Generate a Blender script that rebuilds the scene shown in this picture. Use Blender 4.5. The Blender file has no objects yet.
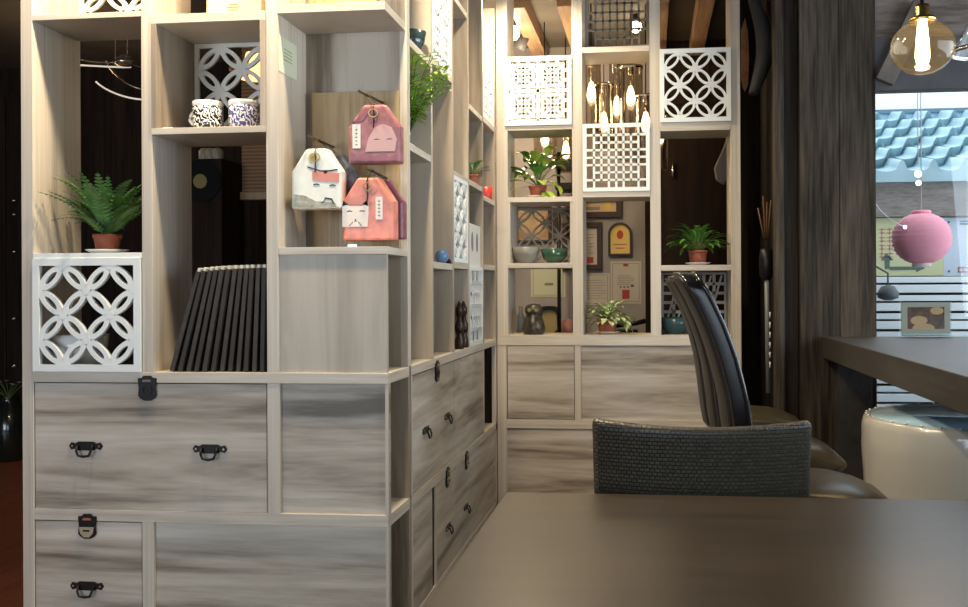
import bpy, bmesh, math, random
from mathutils import Vector, Matrix
random.seed(7)
PI = math.pi
sc = bpy.context.scene
COL = sc.collection

# ------------------------------------------------------------------ camera
H = 1.18
F_, PX, PY = 1000.0, 535.0, 289.5
YAW, ROLL = math.radians(6.62), math.radians(0.28)
_f = Vector((-math.sin(YAW), math.cos(YAW), 0))
_r0 = Vector((math.cos(YAW), math.sin(YAW), 0))
_r = _r0 * math.cos(ROLL) - Vector((0, 0, 1)) * math.sin(ROLL)
_u = _r0 * math.sin(ROLL) + Vector((0, 0, 1)) * math.cos(ROLL)
EYE = Vector((0, 0, H))
def ray(px, py): return _f + _r * ((px - PX) / F_) - _u * ((py - PY) / F_)
def aty(px, py, Y): d = ray(px, py); return EYE + d * (Y / d.y)
def atx(px, py, X): d = ray(px, py); return EYE + d * (X / d.x)
def atz(px, py, Z): d = ray(px, py); return EYE + d * ((Z - H) / d.z)
cam = bpy.data.cameras.new('camera'); cam.sensor_width = 36; cam.lens = F_ / 968 * 36
cam.shift_x = -(PX - 484) / 968; cam.shift_y = (PY - 303.5) / 968
cam.clip_start = 0.05
co = bpy.data.objects.new('camera', cam); COL.objects.link(co)
m = Matrix((( _r.x, _u.x, -_f.x, 0), (_r.y, _u.y, -_f.y, 0), (_r.z, _u.z, -_f.z, H), (0, 0, 0, 1)))
co.matrix_world = m
sc.camera = co

# ------------------------------------------------------------------ materials
def new_mat(name):
    m = bpy.data.materials.new(name); m.use_nodes = True
    nt = m.node_tree; b = nt.nodes['Principled BSDF']
    return m, nt, b
def mat(name, col, rough=.5, metal=0, spec=.5, coat=0, trans=0, ior=1.45, noise=0, nscale=20, bump=0):
    m, nt, b = new_mat(name)
    b.inputs['Base Color'].default_value = (*col, 1); b.inputs['Roughness'].default_value = rough
    b.inputs['Metallic'].default_value = metal; b.inputs['Specular IOR Level'].default_value = spec
    b.inputs['Coat Weight'].default_value = coat; b.inputs['Transmission Weight'].default_value = trans
    b.inputs['IOR'].default_value = ior
    if noise or bump:
        tc = nt.nodes.new('ShaderNodeTexCoord'); n = nt.nodes.new('ShaderNodeTexNoise')
        n.inputs['Scale'].default_value = nscale; n.inputs['Detail'].default_value = 5
        nt.links.new(tc.outputs['Object'], n.inputs['Vector'])
        if noise:
            r = nt.nodes.new('ShaderNodeValToRGB')
            r.color_ramp.elements[0].position = .3; r.color_ramp.elements[1].position = .7
            r.color_ramp.elements[0].color = (*[c * (1 - noise) for c in col], 1)
            r.color_ramp.elements[1].color = (*[min(1, c * (1 + noise)) for c in col], 1)
            nt.links.new(n.outputs['Fac'], r.inputs['Fac']); nt.links.new(r.outputs['Color'], b.inputs['Base Color'])
        if bump:
            bp = nt.nodes.new('ShaderNodeBump'); bp.inputs['Strength'].default_value = bump; bp.inputs['Distance'].default_value = .005
            nt.links.new(n.outputs['Fac'], bp.inputs['Height']); nt.links.new(bp.outputs['Normal'], b.inputs['Normal'])
    return m
def wood(name, axis, dark, mid, light, rough=.42, across=26, along=1.4, fine=130, spec=.4, finestr=.35):
    """grain runs along: 'z' vertical boards, 'h' horizontal boards, 'x' / 'y' single direction"""
    m, nt, b = new_mat(name); N = nt.nodes; L = nt.links
    tc = N.new('ShaderNodeTexCoord')
    sx = {'z': (across, across, along), 'h': (along, along, across), 'x': (along, across, across), 'y': (across, along, across)}[axis]
    mp = N.new('ShaderNodeMapping'); mp.inputs['Scale'].default_value = sx
    L.new(tc.outputs['Object'], mp.inputs['Vector'])
    n = N.new('ShaderNodeTexNoise'); n.inputs['Scale'].default_value = 1; n.inputs['Detail'].default_value = 7
    n.inputs['Roughness'].default_value = .6; n.inputs['Distortion'].default_value = .6
    L.new(mp.outputs['Vector'], n.inputs['Vector'])
    mp2 = N.new('ShaderNodeMapping'); k = fine / across; mp2.inputs['Scale'].default_value = (sx[0] * k, sx[1] * k, sx[2] * k * .6) if axis != 'z' else (sx[0] * k, sx[1] * k, sx[2] * k * .4)
    L.new(tc.outputs['Object'], mp2.inputs['Vector'])
    n2 = N.new('ShaderNodeTexNoise'); n2.inputs['Scale'].default_value = 1; n2.inputs['Detail'].default_value = 2
    L.new(mp2.outputs['Vector'], n2.inputs['Vector'])
    mx = N.new('ShaderNodeMix'); mx.data_type = 'FLOAT'; mx.inputs['Factor'].default_value = finestr
    L.new(n.outputs['Fac'], mx.inputs['A']); L.new(n2.outputs['Fac'], mx.inputs['B'])
    r = N.new('ShaderNodeValToRGB'); e = r.color_ramp.elements
    e[0].position = .37; e[0].color = (*dark, 1); e[1].position = .63; e[1].color = (*light, 1)
    q = e.new(.48); q.color = (*mid, 1)
    L.new(mx.outputs['Result'], r.inputs['Fac']); L.new(r.outputs['Color'], b.inputs['Base Color'])
    b.inputs['Roughness'].default_value = rough; b.inputs['Specular IOR Level'].default_value = spec
    return m
def emit(name, col, s):
    m, nt, b = new_mat(name)
    b.inputs['Base Color'].default_value = (*col, 1)
    b.inputs['Emission Color'].default_value = (*col, 1); b.inputs['Emission Strength'].default_value = s
    return m
def thin_glass(name, tint=(1, 1, 1), refl=1.5, rough=.01, scat=0, scol=(1, 1, 1)):
    m, nt, b = new_mat(name); N = nt.nodes; L = nt.links
    N.remove(b); out = N['Material Output']
    t = N.new('ShaderNodeBsdfTransparent'); t.inputs['Color'].default_value = (*tint, 1)
    g = N.new('ShaderNodeBsdfGlossy'); g.inputs['Roughness'].default_value = rough
    lw = N.new('ShaderNodeLayerWeight'); lw.inputs['Blend'].default_value = .5
    pw = N.new('ShaderNodeMath'); pw.operation = 'POWER'; pw.inputs[1].default_value = 4
    fr = N.new('ShaderNodeMath'); fr.operation = 'MULTIPLY_ADD'; fr.inputs[1].default_value = .7; fr.inputs[2].default_value = (refl - 1) * .09
    mx = N.new('ShaderNodeMixShader')
    L.new(lw.outputs['Facing'], pw.inputs[0]); L.new(pw.outputs[0], fr.inputs[0]); L.new(fr.outputs[0], mx.inputs['Fac']); L.new(t.outputs['BSDF'], mx.inputs[1]); L.new(g.outputs['BSDF'], mx.inputs[2])
    last = mx.outputs['Shader']
    if scat:
        tl = N.new('ShaderNodeBsdfTranslucent'); tl.inputs['Color'].default_value = (*scol, 1)
        m2 = N.new('ShaderNodeMixShader'); m2.inputs['Fac'].default_value = scat
        L.new(last, m2.inputs[1]); L.new(tl.outputs['BSDF'], m2.inputs[2]); last = m2.outputs['Shader']
    L.new(last, out.inputs['Surface'])
    return m

G1, G2, G3 = (.17, .130, .09), (.335, .276, .208), (.475, .410, .325)  # laminate faces toned below the edges to deepen the niche shade
W_V = wood('oak_laminate_vertical', 'z', G1, G2, G3, across=4.5, along=.45, fine=40, finestr=.13)
W_H = wood('oak_laminate_horizontal', 'h', (.16, .126, .092), (.40, .342, .272), (.62, .56, .48), across=8, along=.55, fine=60, finestr=.20)
W_E = wood('oak_laminate_edge', 'h', (.42, .36, .285), (.52, .455, .37), (.61, .545, .455), across=22, along=.8)
W_EV = wood('oak_laminate_edge_vertical', 'z', (.42, .36, .285), (.52, .455, .37), (.61, .545, .455), across=22, along=.5)
PLY = wood('plywood', 'z', (.30, .19, .085), (.42, .285, .135), (.50, .36, .19), across=14, along=1.2)
WHITE = mat('white_lattice_paint', (.78, .80, .77), .45)
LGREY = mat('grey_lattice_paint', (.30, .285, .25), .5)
CREAM = mat('cream_lattice_paint', (.72, .69, .60), .5)
BLACKM = mat('black_iron', (.015, .014, .013), .38, .6)
BRASSP = mat('pale_brass', (.42, .38, .25), .4, .7)
BRASS = mat('brass', (.65, .42, .14), .25, 1)
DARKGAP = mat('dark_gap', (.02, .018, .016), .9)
DKWOOD = wood('near_black_wood', 'z', (.012, .008, .006), (.022, .014, .010), (.036, .024, .017), across=18, along=1, rough=.75, spec=.12)
PLANK = wood('weathered_plank', 'z', (.010, .007, .004), (.036, .027, .018), (.085, .066, .046), across=7, along=.8, rough=.7, spec=.2, fine=90)
PLANK_D = wood('dark_weathered_plank', 'z', (.006, .004, .003), (.012, .009, .006), (.025, .019, .013), across=12, along=.8, rough=.7, spec=.15)
BEAMW = wood('rafter_wood', 'y', (.22, .12, .06), (.36, .22, .12), (.46, .30, .18), across=20, along=1)
TABLEM = wood('dark_table_laminate', 'x', (.026, .017, .009), (.035, .024, .014), (.044, .031, .018), across=10, along=1, rough=.30, spec=.34)
COUNTM = wood('dark_counter_laminate', 'y', (.022, .018, .015), (.034, .029, .025), (.048, .042, .036), across=10, along=1, rough=.42, spec=.5)
LEATHER = mat('black_leather', (.006, .006, .007), .22, spec=.6)
LEATH_B = mat('charcoal_back_leather', (.014, .012, .010), .42, noise=.2, nscale=60, bump=.15)
SEATM = mat('leather_olive_sheen', (.045, .037, .020), .36, noise=.25, nscale=15, bump=.1)  # olive tone stands for light reflected on the seat leather
TERRA = mat('terracotta', (.30, .085, .045), .65, noise=.15, nscale=40)
SOIL = mat('soil', (.03, .02, .012), .95, noise=.5, nscale=80)
PORC = mat('white_porcelain', (.80, .78, .74), .18, coat=.4)
PAPER = mat('paper', (.66, .63, .57), .7)
PAPER_G = mat('pale_green_paper', (.58, .60, .43), .7)
FERN = mat('fern_green', (.085, .20, .05), .5, noise=.4, nscale=30)
FERN_L = mat('light_fern_green', (.30, .50, .06), .5, noise=.35, nscale=30)
LEAF = mat('deep_leaf_green', (.085, .24, .035), .35, noise=.4, nscale=20)
LEAF_Y = mat('lime_leaf_green', (.30, .40, .06), .4, noise=.3, nscale=20)
LEAF_V = mat('variegated_leaf', (.42, .50, .24), .45, noise=.6, nscale=70)
STEM = mat('stem_green', (.10, .16, .04), .5)
GLASS = thin_glass('window_glass', (.95, .97, .97), 1.3)
BULBGL = thin_glass('bulb_glass', (.98, .92, .78), 1.35, scat=.012, scol=(1, .78, .42))
SMOKE = thin_glass('smoked_glass', (.66, .60, .52), 2.4)
FILAM = emit('warm_filament', (1, .72, .38), 60)
GLOBE = emit('lit_globe', (1, .84, .60), 22)
INK = mat('ink', (.05, .045, .04), .7)
REDINK = mat('red_seal_ink', (.45, .06, .05), .7)
PLASTER = mat('grey_plaster', (.36, .335, .315), .8, noise=.08, nscale=6)
FRAMEW = mat('dark_frame_wood', (.045, .02, .013), .4)
GOLD = mat('gold_plaque', (.65, .43, .10), .35, .3)
CHROME = mat('chrome', (.75, .73, .70), .15, 1)

# ------------------------------------------------------------------ mesh builder
class MB:
    def __init__(s): s.bm = bmesh.new()
    def face(s, pts, smooth=False):
        try:
            f = s.bm.faces.new([s.bm.verts.new(p) for p in pts]); f.smooth = smooth; return f
        except ValueError: return None
    def box(s, x0, x1, y0, y1, z0, z1, bev=0):
        x0, x1 = sorted((x0, x1)); y0, y1 = sorted((y0, y1)); z0, z1 = sorted((z0, z1))
        v = [s.bm.verts.new((x, y, z)) for z in (z0, z1) for y in (y0, y1) for x in (x0, x1)]
        fs = [s.bm.faces.new([v[i] for i in q]) for q in ((0, 2, 3, 1), (4, 5, 7, 6), (0, 1, 5, 4), (2, 6, 7, 3), (0, 4, 6, 2), (1, 3, 7, 5))]
        if bev:
            es = list({e for f in fs for e in f.edges})
            bmesh.ops.bevel(s.bm, geom=es, offset=bev, segments=2, affect='EDGES', profile=.7)
        return s
    def quadgrid(s, rows, smooth=True, closeu=False, closev=False):
        vs = [[s.bm.verts.new(p) for p in r] for r in rows]
        nr, nc = len(vs), len(vs[0])
        for i in range(nr if closeu else nr - 1):
            for j in range(nc if closev else nc - 1):
                a, b, c, d = vs[i][j], vs[i][(j + 1) % nc], vs[(i + 1) % nr][(j + 1) % nc], vs[(i + 1) % nr][j]
                if len({a, b, c, d}) == 4:
                    f = s.bm.faces.new((a, b, c, d)); f.smooth = smooth
        return vs
    def lathe(s, prof, c=(0, 0, 0), seg=32, cap0=True, cap1=False, smooth=True, sx=1, sy=1):
        rows = [[(c[0] + r * sx * math.cos(2 * PI * k / seg), c[1] + r * sy * math.sin(2 * PI * k / seg), c[2] + z) for k in range(seg)] for r, z in prof]
        vs = s.quadgrid(rows, smooth, closev=True)
        if cap0: s.bm.faces.new(vs[0][::-1])
        if cap1: s.bm.faces.new(vs[-1])
        return s
    def tube(s, pts, r, seg=8, cap=True, r1=None):
        pts = [Vector(p) for p in pts]; n = len(pts); rows = []
        for i, p in enumerate(pts):
            t = (pts[min(i + 1, n - 1)] - pts[max(i - 1, 0)]).normalized()
            a = t.cross(Vector((0, 0, 1)) if abs(t.z) < .95 else Vector((1, 0, 0))).normalized(); b = t.cross(a)
            rr = r if r1 is None else r + (r1 - r) * i / max(1, n - 1)
            rows.append([p + a * (rr * math.cos(2 * PI * k / seg)) + b * (rr * math.sin(2 * PI * k / seg)) for k in range(seg)])
        vs = s.quadgrid(rows, True, closev=True)
        if cap: s.bm.faces.new(vs[0][::-1]); s.bm.faces.new(vs[-1])
        return s
    def ring(s, outer, inner, mp, t0, t1):
        n = len(outer)
        A = [s.bm.verts.new(mp(u, v, t0)) for u, v in outer]; B = [s.bm.verts.new(mp(u, v, t0)) for u, v in inner]
        C = [s.bm.verts.new(mp(u, v, t1)) for u, v in outer]; D = [s.bm.verts.new(mp(u, v, t1)) for u, v in inner]
        for i in range(n):
            j = (i + 1) % n
            for q in ((A[i], A[j], B[j], B[i]), (C[j], C[i], D[i], D[j]), (A[j], A[i], C[i], C[j]), (B[i], B[j], D[j], D[i])):
                s.bm.faces.new(q)
    def prism(s, poly, mp, t0, t1):
        A = [s.bm.verts.new(mp(u, v, t0)) for u, v in poly]; C = [s.bm.verts.new(mp(u, v, t1)) for u, v in poly]
        s.bm.faces.new(A); s.bm.faces.new(C[::-1]); n = len(poly)
        for i in range(n):
            j = (i + 1) % n; s.bm.faces.new((A[j], A[i], C[i], C[j]))
        return s
    def bar(s, u0, v0, u1, v1, w, mp, t0, t1):
        d = Vector((u1 - u0, v1 - v0)).normalized() * (w / 2); n = (-d.y, d.x)
        return s.prism([(u0 + n[0], v0 + n[1]), (u1 + n[0], v1 + n[1]), (u1 - n[0], v1 - n[1]), (u0 - n[0], v0 - n[1])], mp, t0, t1)
    def build(s, name, m, parent=None, bevel=0, sub=0, smooth=False, segs=2):
        bm = s.bm
        bmesh.ops.recalc_face_normals(bm, faces=bm.faces)
        off = Vector((0, 0, 0)); p = parent
        while p: off += p.location; p = p.parent
        bm.verts.ensure_lookup_table()
        own = Vector((0, 0, 0))
        if not parent:                                   # top-level mesh: origin at its base
            lo = Vector((min(v.co.x for v in bm.verts), min(v.co.y for v in bm.verts), min(v.co.z for v in bm.verts)))
            hi = Vector((max(v.co.x for v in bm.verts), max(v.co.y for v in bm.verts), 0))
            own = Vector(((lo.x + hi.x) / 2, (lo.y + hi.y) / 2, lo.z))
        for v in bm.verts: v.co -= off + own
        if smooth:
            for f in bm.faces: f.smooth = True
        me = bpy.data.meshes.new(name); bm.to_mesh(me); bm.free()
        me.materials.append(m)
        o = bpy.data.objects.new(name, me); COL.objects.link(o)
        o.location = own
        if parent: o.parent = parent; o.location = (0, 0, 0)
        if bevel:
            b = o.modifiers.new('bevel', 'BEVEL'); b.width = bevel; b.segments = segs; b.limit_method = 'ANGLE'; b.angle_limit = .7
        if sub:
            b = o.modifiers.new('subd', 'SUBSURF'); b.levels = sub; b.render_levels = sub
        return o
FM = lambda u, v, t: (u, t, v)         # frontal plane
SM = lambda u, v, t: (t, u, v)         # side plane

def tag(o, label, cat, group=None, kind=None):
    o['label'] = label; o['category'] = cat
    if group: o['group'] = group
    if kind: o['kind'] = kind
    return o
def thing(name, label, cat, loc=(0, 0, 0), group=None):
    o = bpy.data.objects.new(name, None); COL.objects.link(o); o.location = loc
    o.empty_display_size = .05
    return tag(o, label, cat, group)
def struct(o): o['kind'] = 'structure'; return o
def copy_tree(o, loc=None, label=None, rz=None):
    def rec(a, par):
        c = a.copy(); COL.objects.link(c)
        if par: c.parent = par
        for ch in a.children: rec(ch, c)
        return c
    c = rec(o, None)
    if loc is not None: c.location = loc
    if label: c['label'] = label
    if rz is not None: c.rotation_euler.z = rz
    return c
def tbox(name, m, label, cat, *b, bevel=.002, group=None):
    return tag(MB().box(*b).build(name, m, bevel=bevel), label, cat, group)

# ------------------------------------------------------------------ lattice patterns (u,v in a plane)
def frame2d(mb, mp, u0, u1, v0, v1, w, t0, t1):
    mb.ring([(u0, v0), (u1, v0), (u1, v1), (u0, v1)], [(u0 + w, v0 + w), (u1 - w, v0 + w), (u1 - w, v1 - w), (u0 + w, v1 - w)], mp, t0, t1)
def leafring(mb, mp, a, b, t0, t1, wo=.205, wi=.075, ins=.24, n=10, pw=.55):
    a, b = Vector(a), Vector(b); d = b - a; L = d.length; d.normalize(); nn = Vector((-d.y, d.x))
    def side(half, s0, s1):
        P = []
        for sg in (1, -1):
            for i in range(n):
                q = i / n; s = q if sg > 0 else 1 - q
                w = half * L * math.sin(PI * s) ** pw * sg
                P.append(tuple(a + d * (L * (s0 + (s1 - s0) * s)) + nn * w))
        return P
    mb.ring(side(wo, -.03, 1.03), side(wi, ins, 1 - ins), mp, t0, t1)
def shippo(mb, mp, u0, u1, v0, v1, nu, nv, t0, t1, w, par=1, fr=True, node=.13, **k):
    if fr: frame2d(mb, mp, u0, u1, v0, v1, w, t0, t1)
    iu0, iu1, iv0, iv1 = u0 + w, u1 - w, v0 + w, v1 - w
    du, dv = (iu1 - iu0) / nu, (iv1 - iv0) / nv
    e = (t1 - t0) * .06
    for i in range(nu):
        for j in range(nv):
            a, b = (iu0 + i * du, iv0 + j * dv), (iu0 + (i + 1) * du, iv0 + (j + 1) * dv)
            if (i + j + par) % 2: a, b = (a[0], b[1]), (b[0], a[1])
            leafring(mb, mp, a, b, t0 + e, t1 - e, **k)
    rn = math.hypot(du, dv) * node
    for i in range(nu + 1):
        for j in range(nv + 1):
            if (i + j + par) % 2 == 0:
                cu, cv = iu0 + i * du, iv0 + j * dv
                pl = [(min(max(cu + rn * math.cos(q * PI / 4), u0 + w * .5), u1 - w * .5), min(max(cv + rn * math.sin(q * PI / 4), v0 + w * .5), v1 - w * .5)) for q in range(8)]
                if i in (0, nu) or j in (0, nv):
                    if i in (0, nu) and j in (0, nv): continue
                mb.prism(pl, mp, t0 + .6 * e, t1 - .6 * e)
def rice(mb, mp, u0, u1, v0, v1, t0, t1, w, nu=2, nv=2):
    """white panel of square tiles, each a star of diagonal and cross bars"""
    frame2d(mb, mp, u0, u1, v0, v1, w, t0, t1)
    iu0, iu1, iv0, iv1 = u0 + w, u1 - w, v0 + w, v1 - w
    du, dv = (iu1 - iu0) / nu, (iv1 - iv0) / nv; b = min(du, dv) * .105; e = (t1 - t0) * .05
    for i in range(nu):
        for j in range(nv):
            cu, cv = iu0 + (i + .5) * du, iv0 + (j + .5) * dv; h, g = du / 2, dv / 2
            k = .80
            frame2d(mb, mp, cu - h * k, cu + h * k, cv - g * k, cv + g * k, b, t0 + e, t1 - e)
            c_ = .80 - .50
            for s in (1, -1):
                mb.bar(cu - h * k, cv - s * g * k, cu + h * k, cv + s * g * k, h * .17, mp, t0 + 2 * e, t1 - 2 * e)
                for q0, q1 in (((-k, -c_), (c_, k)), ((-c_, -k), (k, c_))):
                    mb.bar(cu + h * q0[0], cv + s * g * q0[1], cu + h * q1[0], cv + s * g * q1[1], h * .17, mp, t0 + 3 * e, t1 - 3 * e)
            for o in (-.33, .33):
                for sg in (1, -1):
                    mb.bar(cu + o * h, cv + sg * g * k, cu + o * h, cv + sg * g, b, mp, t0 + e, t1 - e)
                    mb.bar(cu + sg * h * k, cv + o * g, cu + sg * h, cv + o * g, b, mp, t0 + e, t1 - e)
            mb.bar(cu - h, cv - g, cu + h, cv - g, b, mp, t0 + 2 * e, t1 - 2 * e)
            mb.bar(cu - h, cv - g, cu - h, cv + g, b, mp, t0 + 2 * e, t1 - 2 * e)
def stepgrid(mb, mp, u0, u1, v0, v1, t0, t1, w, n=8, skip=True):
    frame2d(mb, mp, u0, u1, v0, v1, w, t0, t1)
    iu0, iu1, iv0, iv1 = u0 + w, u1 - w, v0 + w, v1 - w
    du, dv = (iu1 - iu0) / n, (iv1 - iv0) / n; b = du * .29; e = (t1 - t0) * .05
    for k in range(1, n):
        for c in range(n):
            # beside each corner two cells merge into one longer opening
            if skip and k in (2, n - 2) and c in (0, n - 1): continue
            a = iv0 + k * dv
            mb.bar(iu0 + c * du - b * .5 * (c > 0), a, iu0 + (c + 1) * du + b * .5 * (c < n - 1), a, b, mp, t0 + e, t1 - e)
            a = iu0 + k * du
            mb.bar(a, iv0 + c * dv - b * .5 * (c > 0), a, iv0 + (c + 1) * dv + b * .5 * (c < n - 1), b, mp, t0 + 2 * e, t1 - 2 * e)

# ------------------------------------------------------------------ plants
def leaf(mb, base, az, elev, length, width, droop=1.0, n=7, fold=.25, stemlen=0, shape=.8):
    base = Vector(base); p = base.copy(); el = elev; rows = []; h = Vector((math.cos(az), math.sin(az), 0)); sd = Vector((-math.sin(az), math.cos(az), 0))
    for i in range(n + 1):
        t = i / n
        w = width * .5 * (math.sin(PI * min(1, t * .97 + .03)) ** shape) * (1.15 - .4 * t)
        nrm = (Vector((0, 0, 1)) * math.cos(el) - h * math.sin(el))
        rows.append([p - sd * w + nrm * w * fold, p.copy(), p + sd * w + nrm * w * fold])
        p = p + (h * math.cos(el) + Vector((0, 0, 1)) * math.sin(el)) * (length / n)
        el -= droop / n
    mb.quadgrid(rows, True)
def arc(base, az, elev, length, droop, n=8):
    p = Vector(base); h = Vector((math.cos(az), math.sin(az), 0)); P = [p.copy()]; el = elev
    for i in range(n):
        p = p + (h * math.cos(el) + Vector((0, 0, 1)) * math.sin(el)) * (length / n); el -= droop / n; P.append(p.copy())
    return P
def pot(t, c, r, h, m=TERRA, taper=.76):
    MB().lathe([(r * taper * .9, 0), (r * taper, .002), (r * .93, h * .78), (r * .93, h * .80), (r, h * .80), (r, h), (r * .93, h), (r * .90, h * .86)], c, 28).build('pot', m, t)
    MB().lathe([(r * .905, h * .80), (r * .905, h * .90), (.001, h * .92)], c, 24).build('soil', SOIL, t)
def saucer(label, c, r, m=PORC, h=.014):
    return tag(MB().lathe([(r * .6, 0), (r * .62, 0), (r * .95, h * .8), (r, h), (r * .96, h), (r * .62, h * .35), (.001, h * .3)], c, 36).build('saucer', m), label, 'saucer', 'plant saucers')
def fern_plant(label, c, potr, poth, flen, m, nfr=34, seed=1, el0=.6, el1=1.45, lim=None):
    R = random.Random(seed)
    t = thing('potted_fern', label, 'plant', c)
    pot(t, c, potr, poth)
    mb = MB(); ms = MB()
    top = Vector(c) + Vector((0, 0, poth * .88))
    for k in range(nfr):
        az = 2 * PI * k / nfr * 3.02 + R.uniform(-.25, .25); el = R.uniform(el0, el1); L = flen * R.uniform(.65, 1.05)
        P = arc(top + Vector((math.cos(az), math.sin(az), 0)) * potr * .35 * R.random(), az, el, L, R.uniform(.6, 1.5), 16)
        ms.tube(P, .0016, 5, r1=.0006)
        sd = Vector((-math.sin(az), math.cos(az), 0))
        for i in range(2, 16):
            q = i / 16; w = L * .17 * (1 - q) ** .6 * (q + .25) ** .2
            tv = (P[i] - P[i - 1]).normalized(); up = tv.cross(sd)
            if up.z < 0: up = -up
            for s in (1, -1):
                a = P[i] - tv * L / 36; b = P[i] + tv * L / 36
                tip = P[i] + sd * s * w + tv * w * .35 - up * w * .15
                md = P[i] + sd * s * w * .6 + tv * (w * .2 + L / 40)
                mb.face([a, tip, md, b], True)
    if lim:
        for b_ in (mb, ms):
            for v in b_.bm.verts: v.co.x = min(max(v.co.x, lim[0]), lim[1])
    mb.build('fronds', m, t); ms.build('stems', STEM, t)
    return t
def broad_plant(name, label, c, potr, poth, specs, m, stemm=STEM, extra=None):
    """specs: (azimuth, elevation, stem length, leaf length, leaf width, droop)"""
    t = thing(name, label, 'plant', c)
    pot(t, c, potr, poth)
    mb = MB(); ms = MB(); top = Vector(c) + Vector((0, 0, poth * .9)); m2 = MB(); u2 = False
    for q in specs:
        az, el, sl, ll, lw, dr = q[:6]
        P = arc(top, az, el, sl, .35, 6); ms.tube(P, .002, 5, r1=.0014)
        tgt = m2 if len(q) > 6 else mb; u2 = u2 or len(q) > 6
        leaf(tgt, P[-1], az, el - .35, ll, lw, dr)
    mb.build('leaves', m, t); ms.build('stems', stemm, t)
    if u2: m2.build('leaves', extra, t)['label'] = 'lime green leaves'
    return t

# ================================================================== FRONT DISPLAY UNIT
YF, YR = 2.95, 3.22
XS = aty(388, 400, YF).x                       # side face of the corner
X = lambda px, py=250: aty(px, py, YF).x
Z = lambda py, px=200: aty(px, py, YF).z
TOP = 2.62
ZL0, ZL1 = .896, .929                          # worktop
ZR0, ZR1 = .462, .498                          # middle rail
ZB = .095
t = front = thing('display_cabinet', 'tall oak-grey shelf cabinet facing the viewer with long chest drawers and open boxes', 'cabinet', (-1.38, 3.08, 0))
xl0, xl1 = X(21.5), X(33); a0, a1 = X(142), X(152.5); b0, b1 = X(266.5), X(278.5)
B = lambda *q: MB().box(*q)
B(xl0, xl1, YF, YR, 0, TOP).build('upright', W_EV, t, .0015)
B(a0, a1, YF, YR, ZL1, TOP).build('upright', W_EV, t, .0015)
B(b0, b1, YF, YR, ZL1, TOP).build('upright', W_EV, t, .0015)
B(xl1, XS, YF - .002, YR, ZL0, ZL1).build('worktop', W_E, t, .0015)
B(xl1, XS, YF, YR, ZR0, ZR1).build('rail', W_E, t, .001)
B(xl1, XS, YF + .004, YR, 0, ZB).build('plinth', W_E, t)
# lower row dividers
c0, c1 = X(267.5, 450), X(280, 450)
d0, d1 = X(142.5, 570), X(154, 570)
B(c0, c1, YF, YR, ZR1, ZL0).build('stile', W_EV, t)
B(d0, d1, YF, YR, ZB, ZR0).build('stile', W_EV, t)
B(xl1 + .001, c0, YF + .03, YR, ZR1 + .001, ZL0 - .001).build('drawer_box', DARKGAP, t)
B(xl1 + .001, d0, YF + .03, YR, ZB + .001, ZR0 - .001).build('drawer_box', DARKGAP, t)
def handle(parent, mp, cu, cv, t0, s, k=1.0):
    """iron drop handle: plate with pointed ends and a hanging bail; s = outward sign on the t axis"""
    k = k * 1.12; w, h = .050 * k, .0125 * k
    mb = MB()
    pl = [(cu - w, cv), (cu - w * .86, cv + h * .85), (cu - w * .62, cv + h * .6), (cu - w * .45, cv + h), (cu + w * .45, cv + h), (cu + w * .62, cv + h * .6), (cu + w * .86, cv + h * .85), (cu + w, cv),
          (cu + w * .86, cv - h * .85), (cu + w * .62, cv - h * .6), (cu + w * .45, cv - h), (cu - w * .45, cv - h), (cu - w * .62, cv - h * .6), (cu - w * .86, cv - h * .85)]
    mb.prism(pl, mp, t0, t0 + s * .004)
    o = mb.build('handle', BLACKM, parent, .0008)
    mb = MB(); r = .022 * k
    pts = [mp(cu - r, cv + .001, t0 + s * .003), mp(cu - r, cv, t0 + s * .012), mp(cu - r * .95, cv - .014 * k, t0 + s * .017), mp(cu - r * .7, cv - .025 * k, t0 + s * .018), mp(cu, cv - .028 * k, t0 + s * .018),
           mp(cu + r * .7, cv - .025 * k, t0 + s * .018), mp(cu + r * .95, cv - .014 * k, t0 + s * .017), mp(cu + r, cv, t0 + s * .012), mp(cu + r, cv + .001, t0 + s * .003)]
    mb.tube(pts, .0035 * k, 8)
    mb.build('bail', BLACKM, o)
    for sg in (-1, 1): MB().tube([mp(cu + sg * w * .80, cv, t0 + s * .003), mp(cu + sg * w * .80, cv, t0 + s * .006)], .003, 8).build('rivet', CHROME, o)
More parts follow.
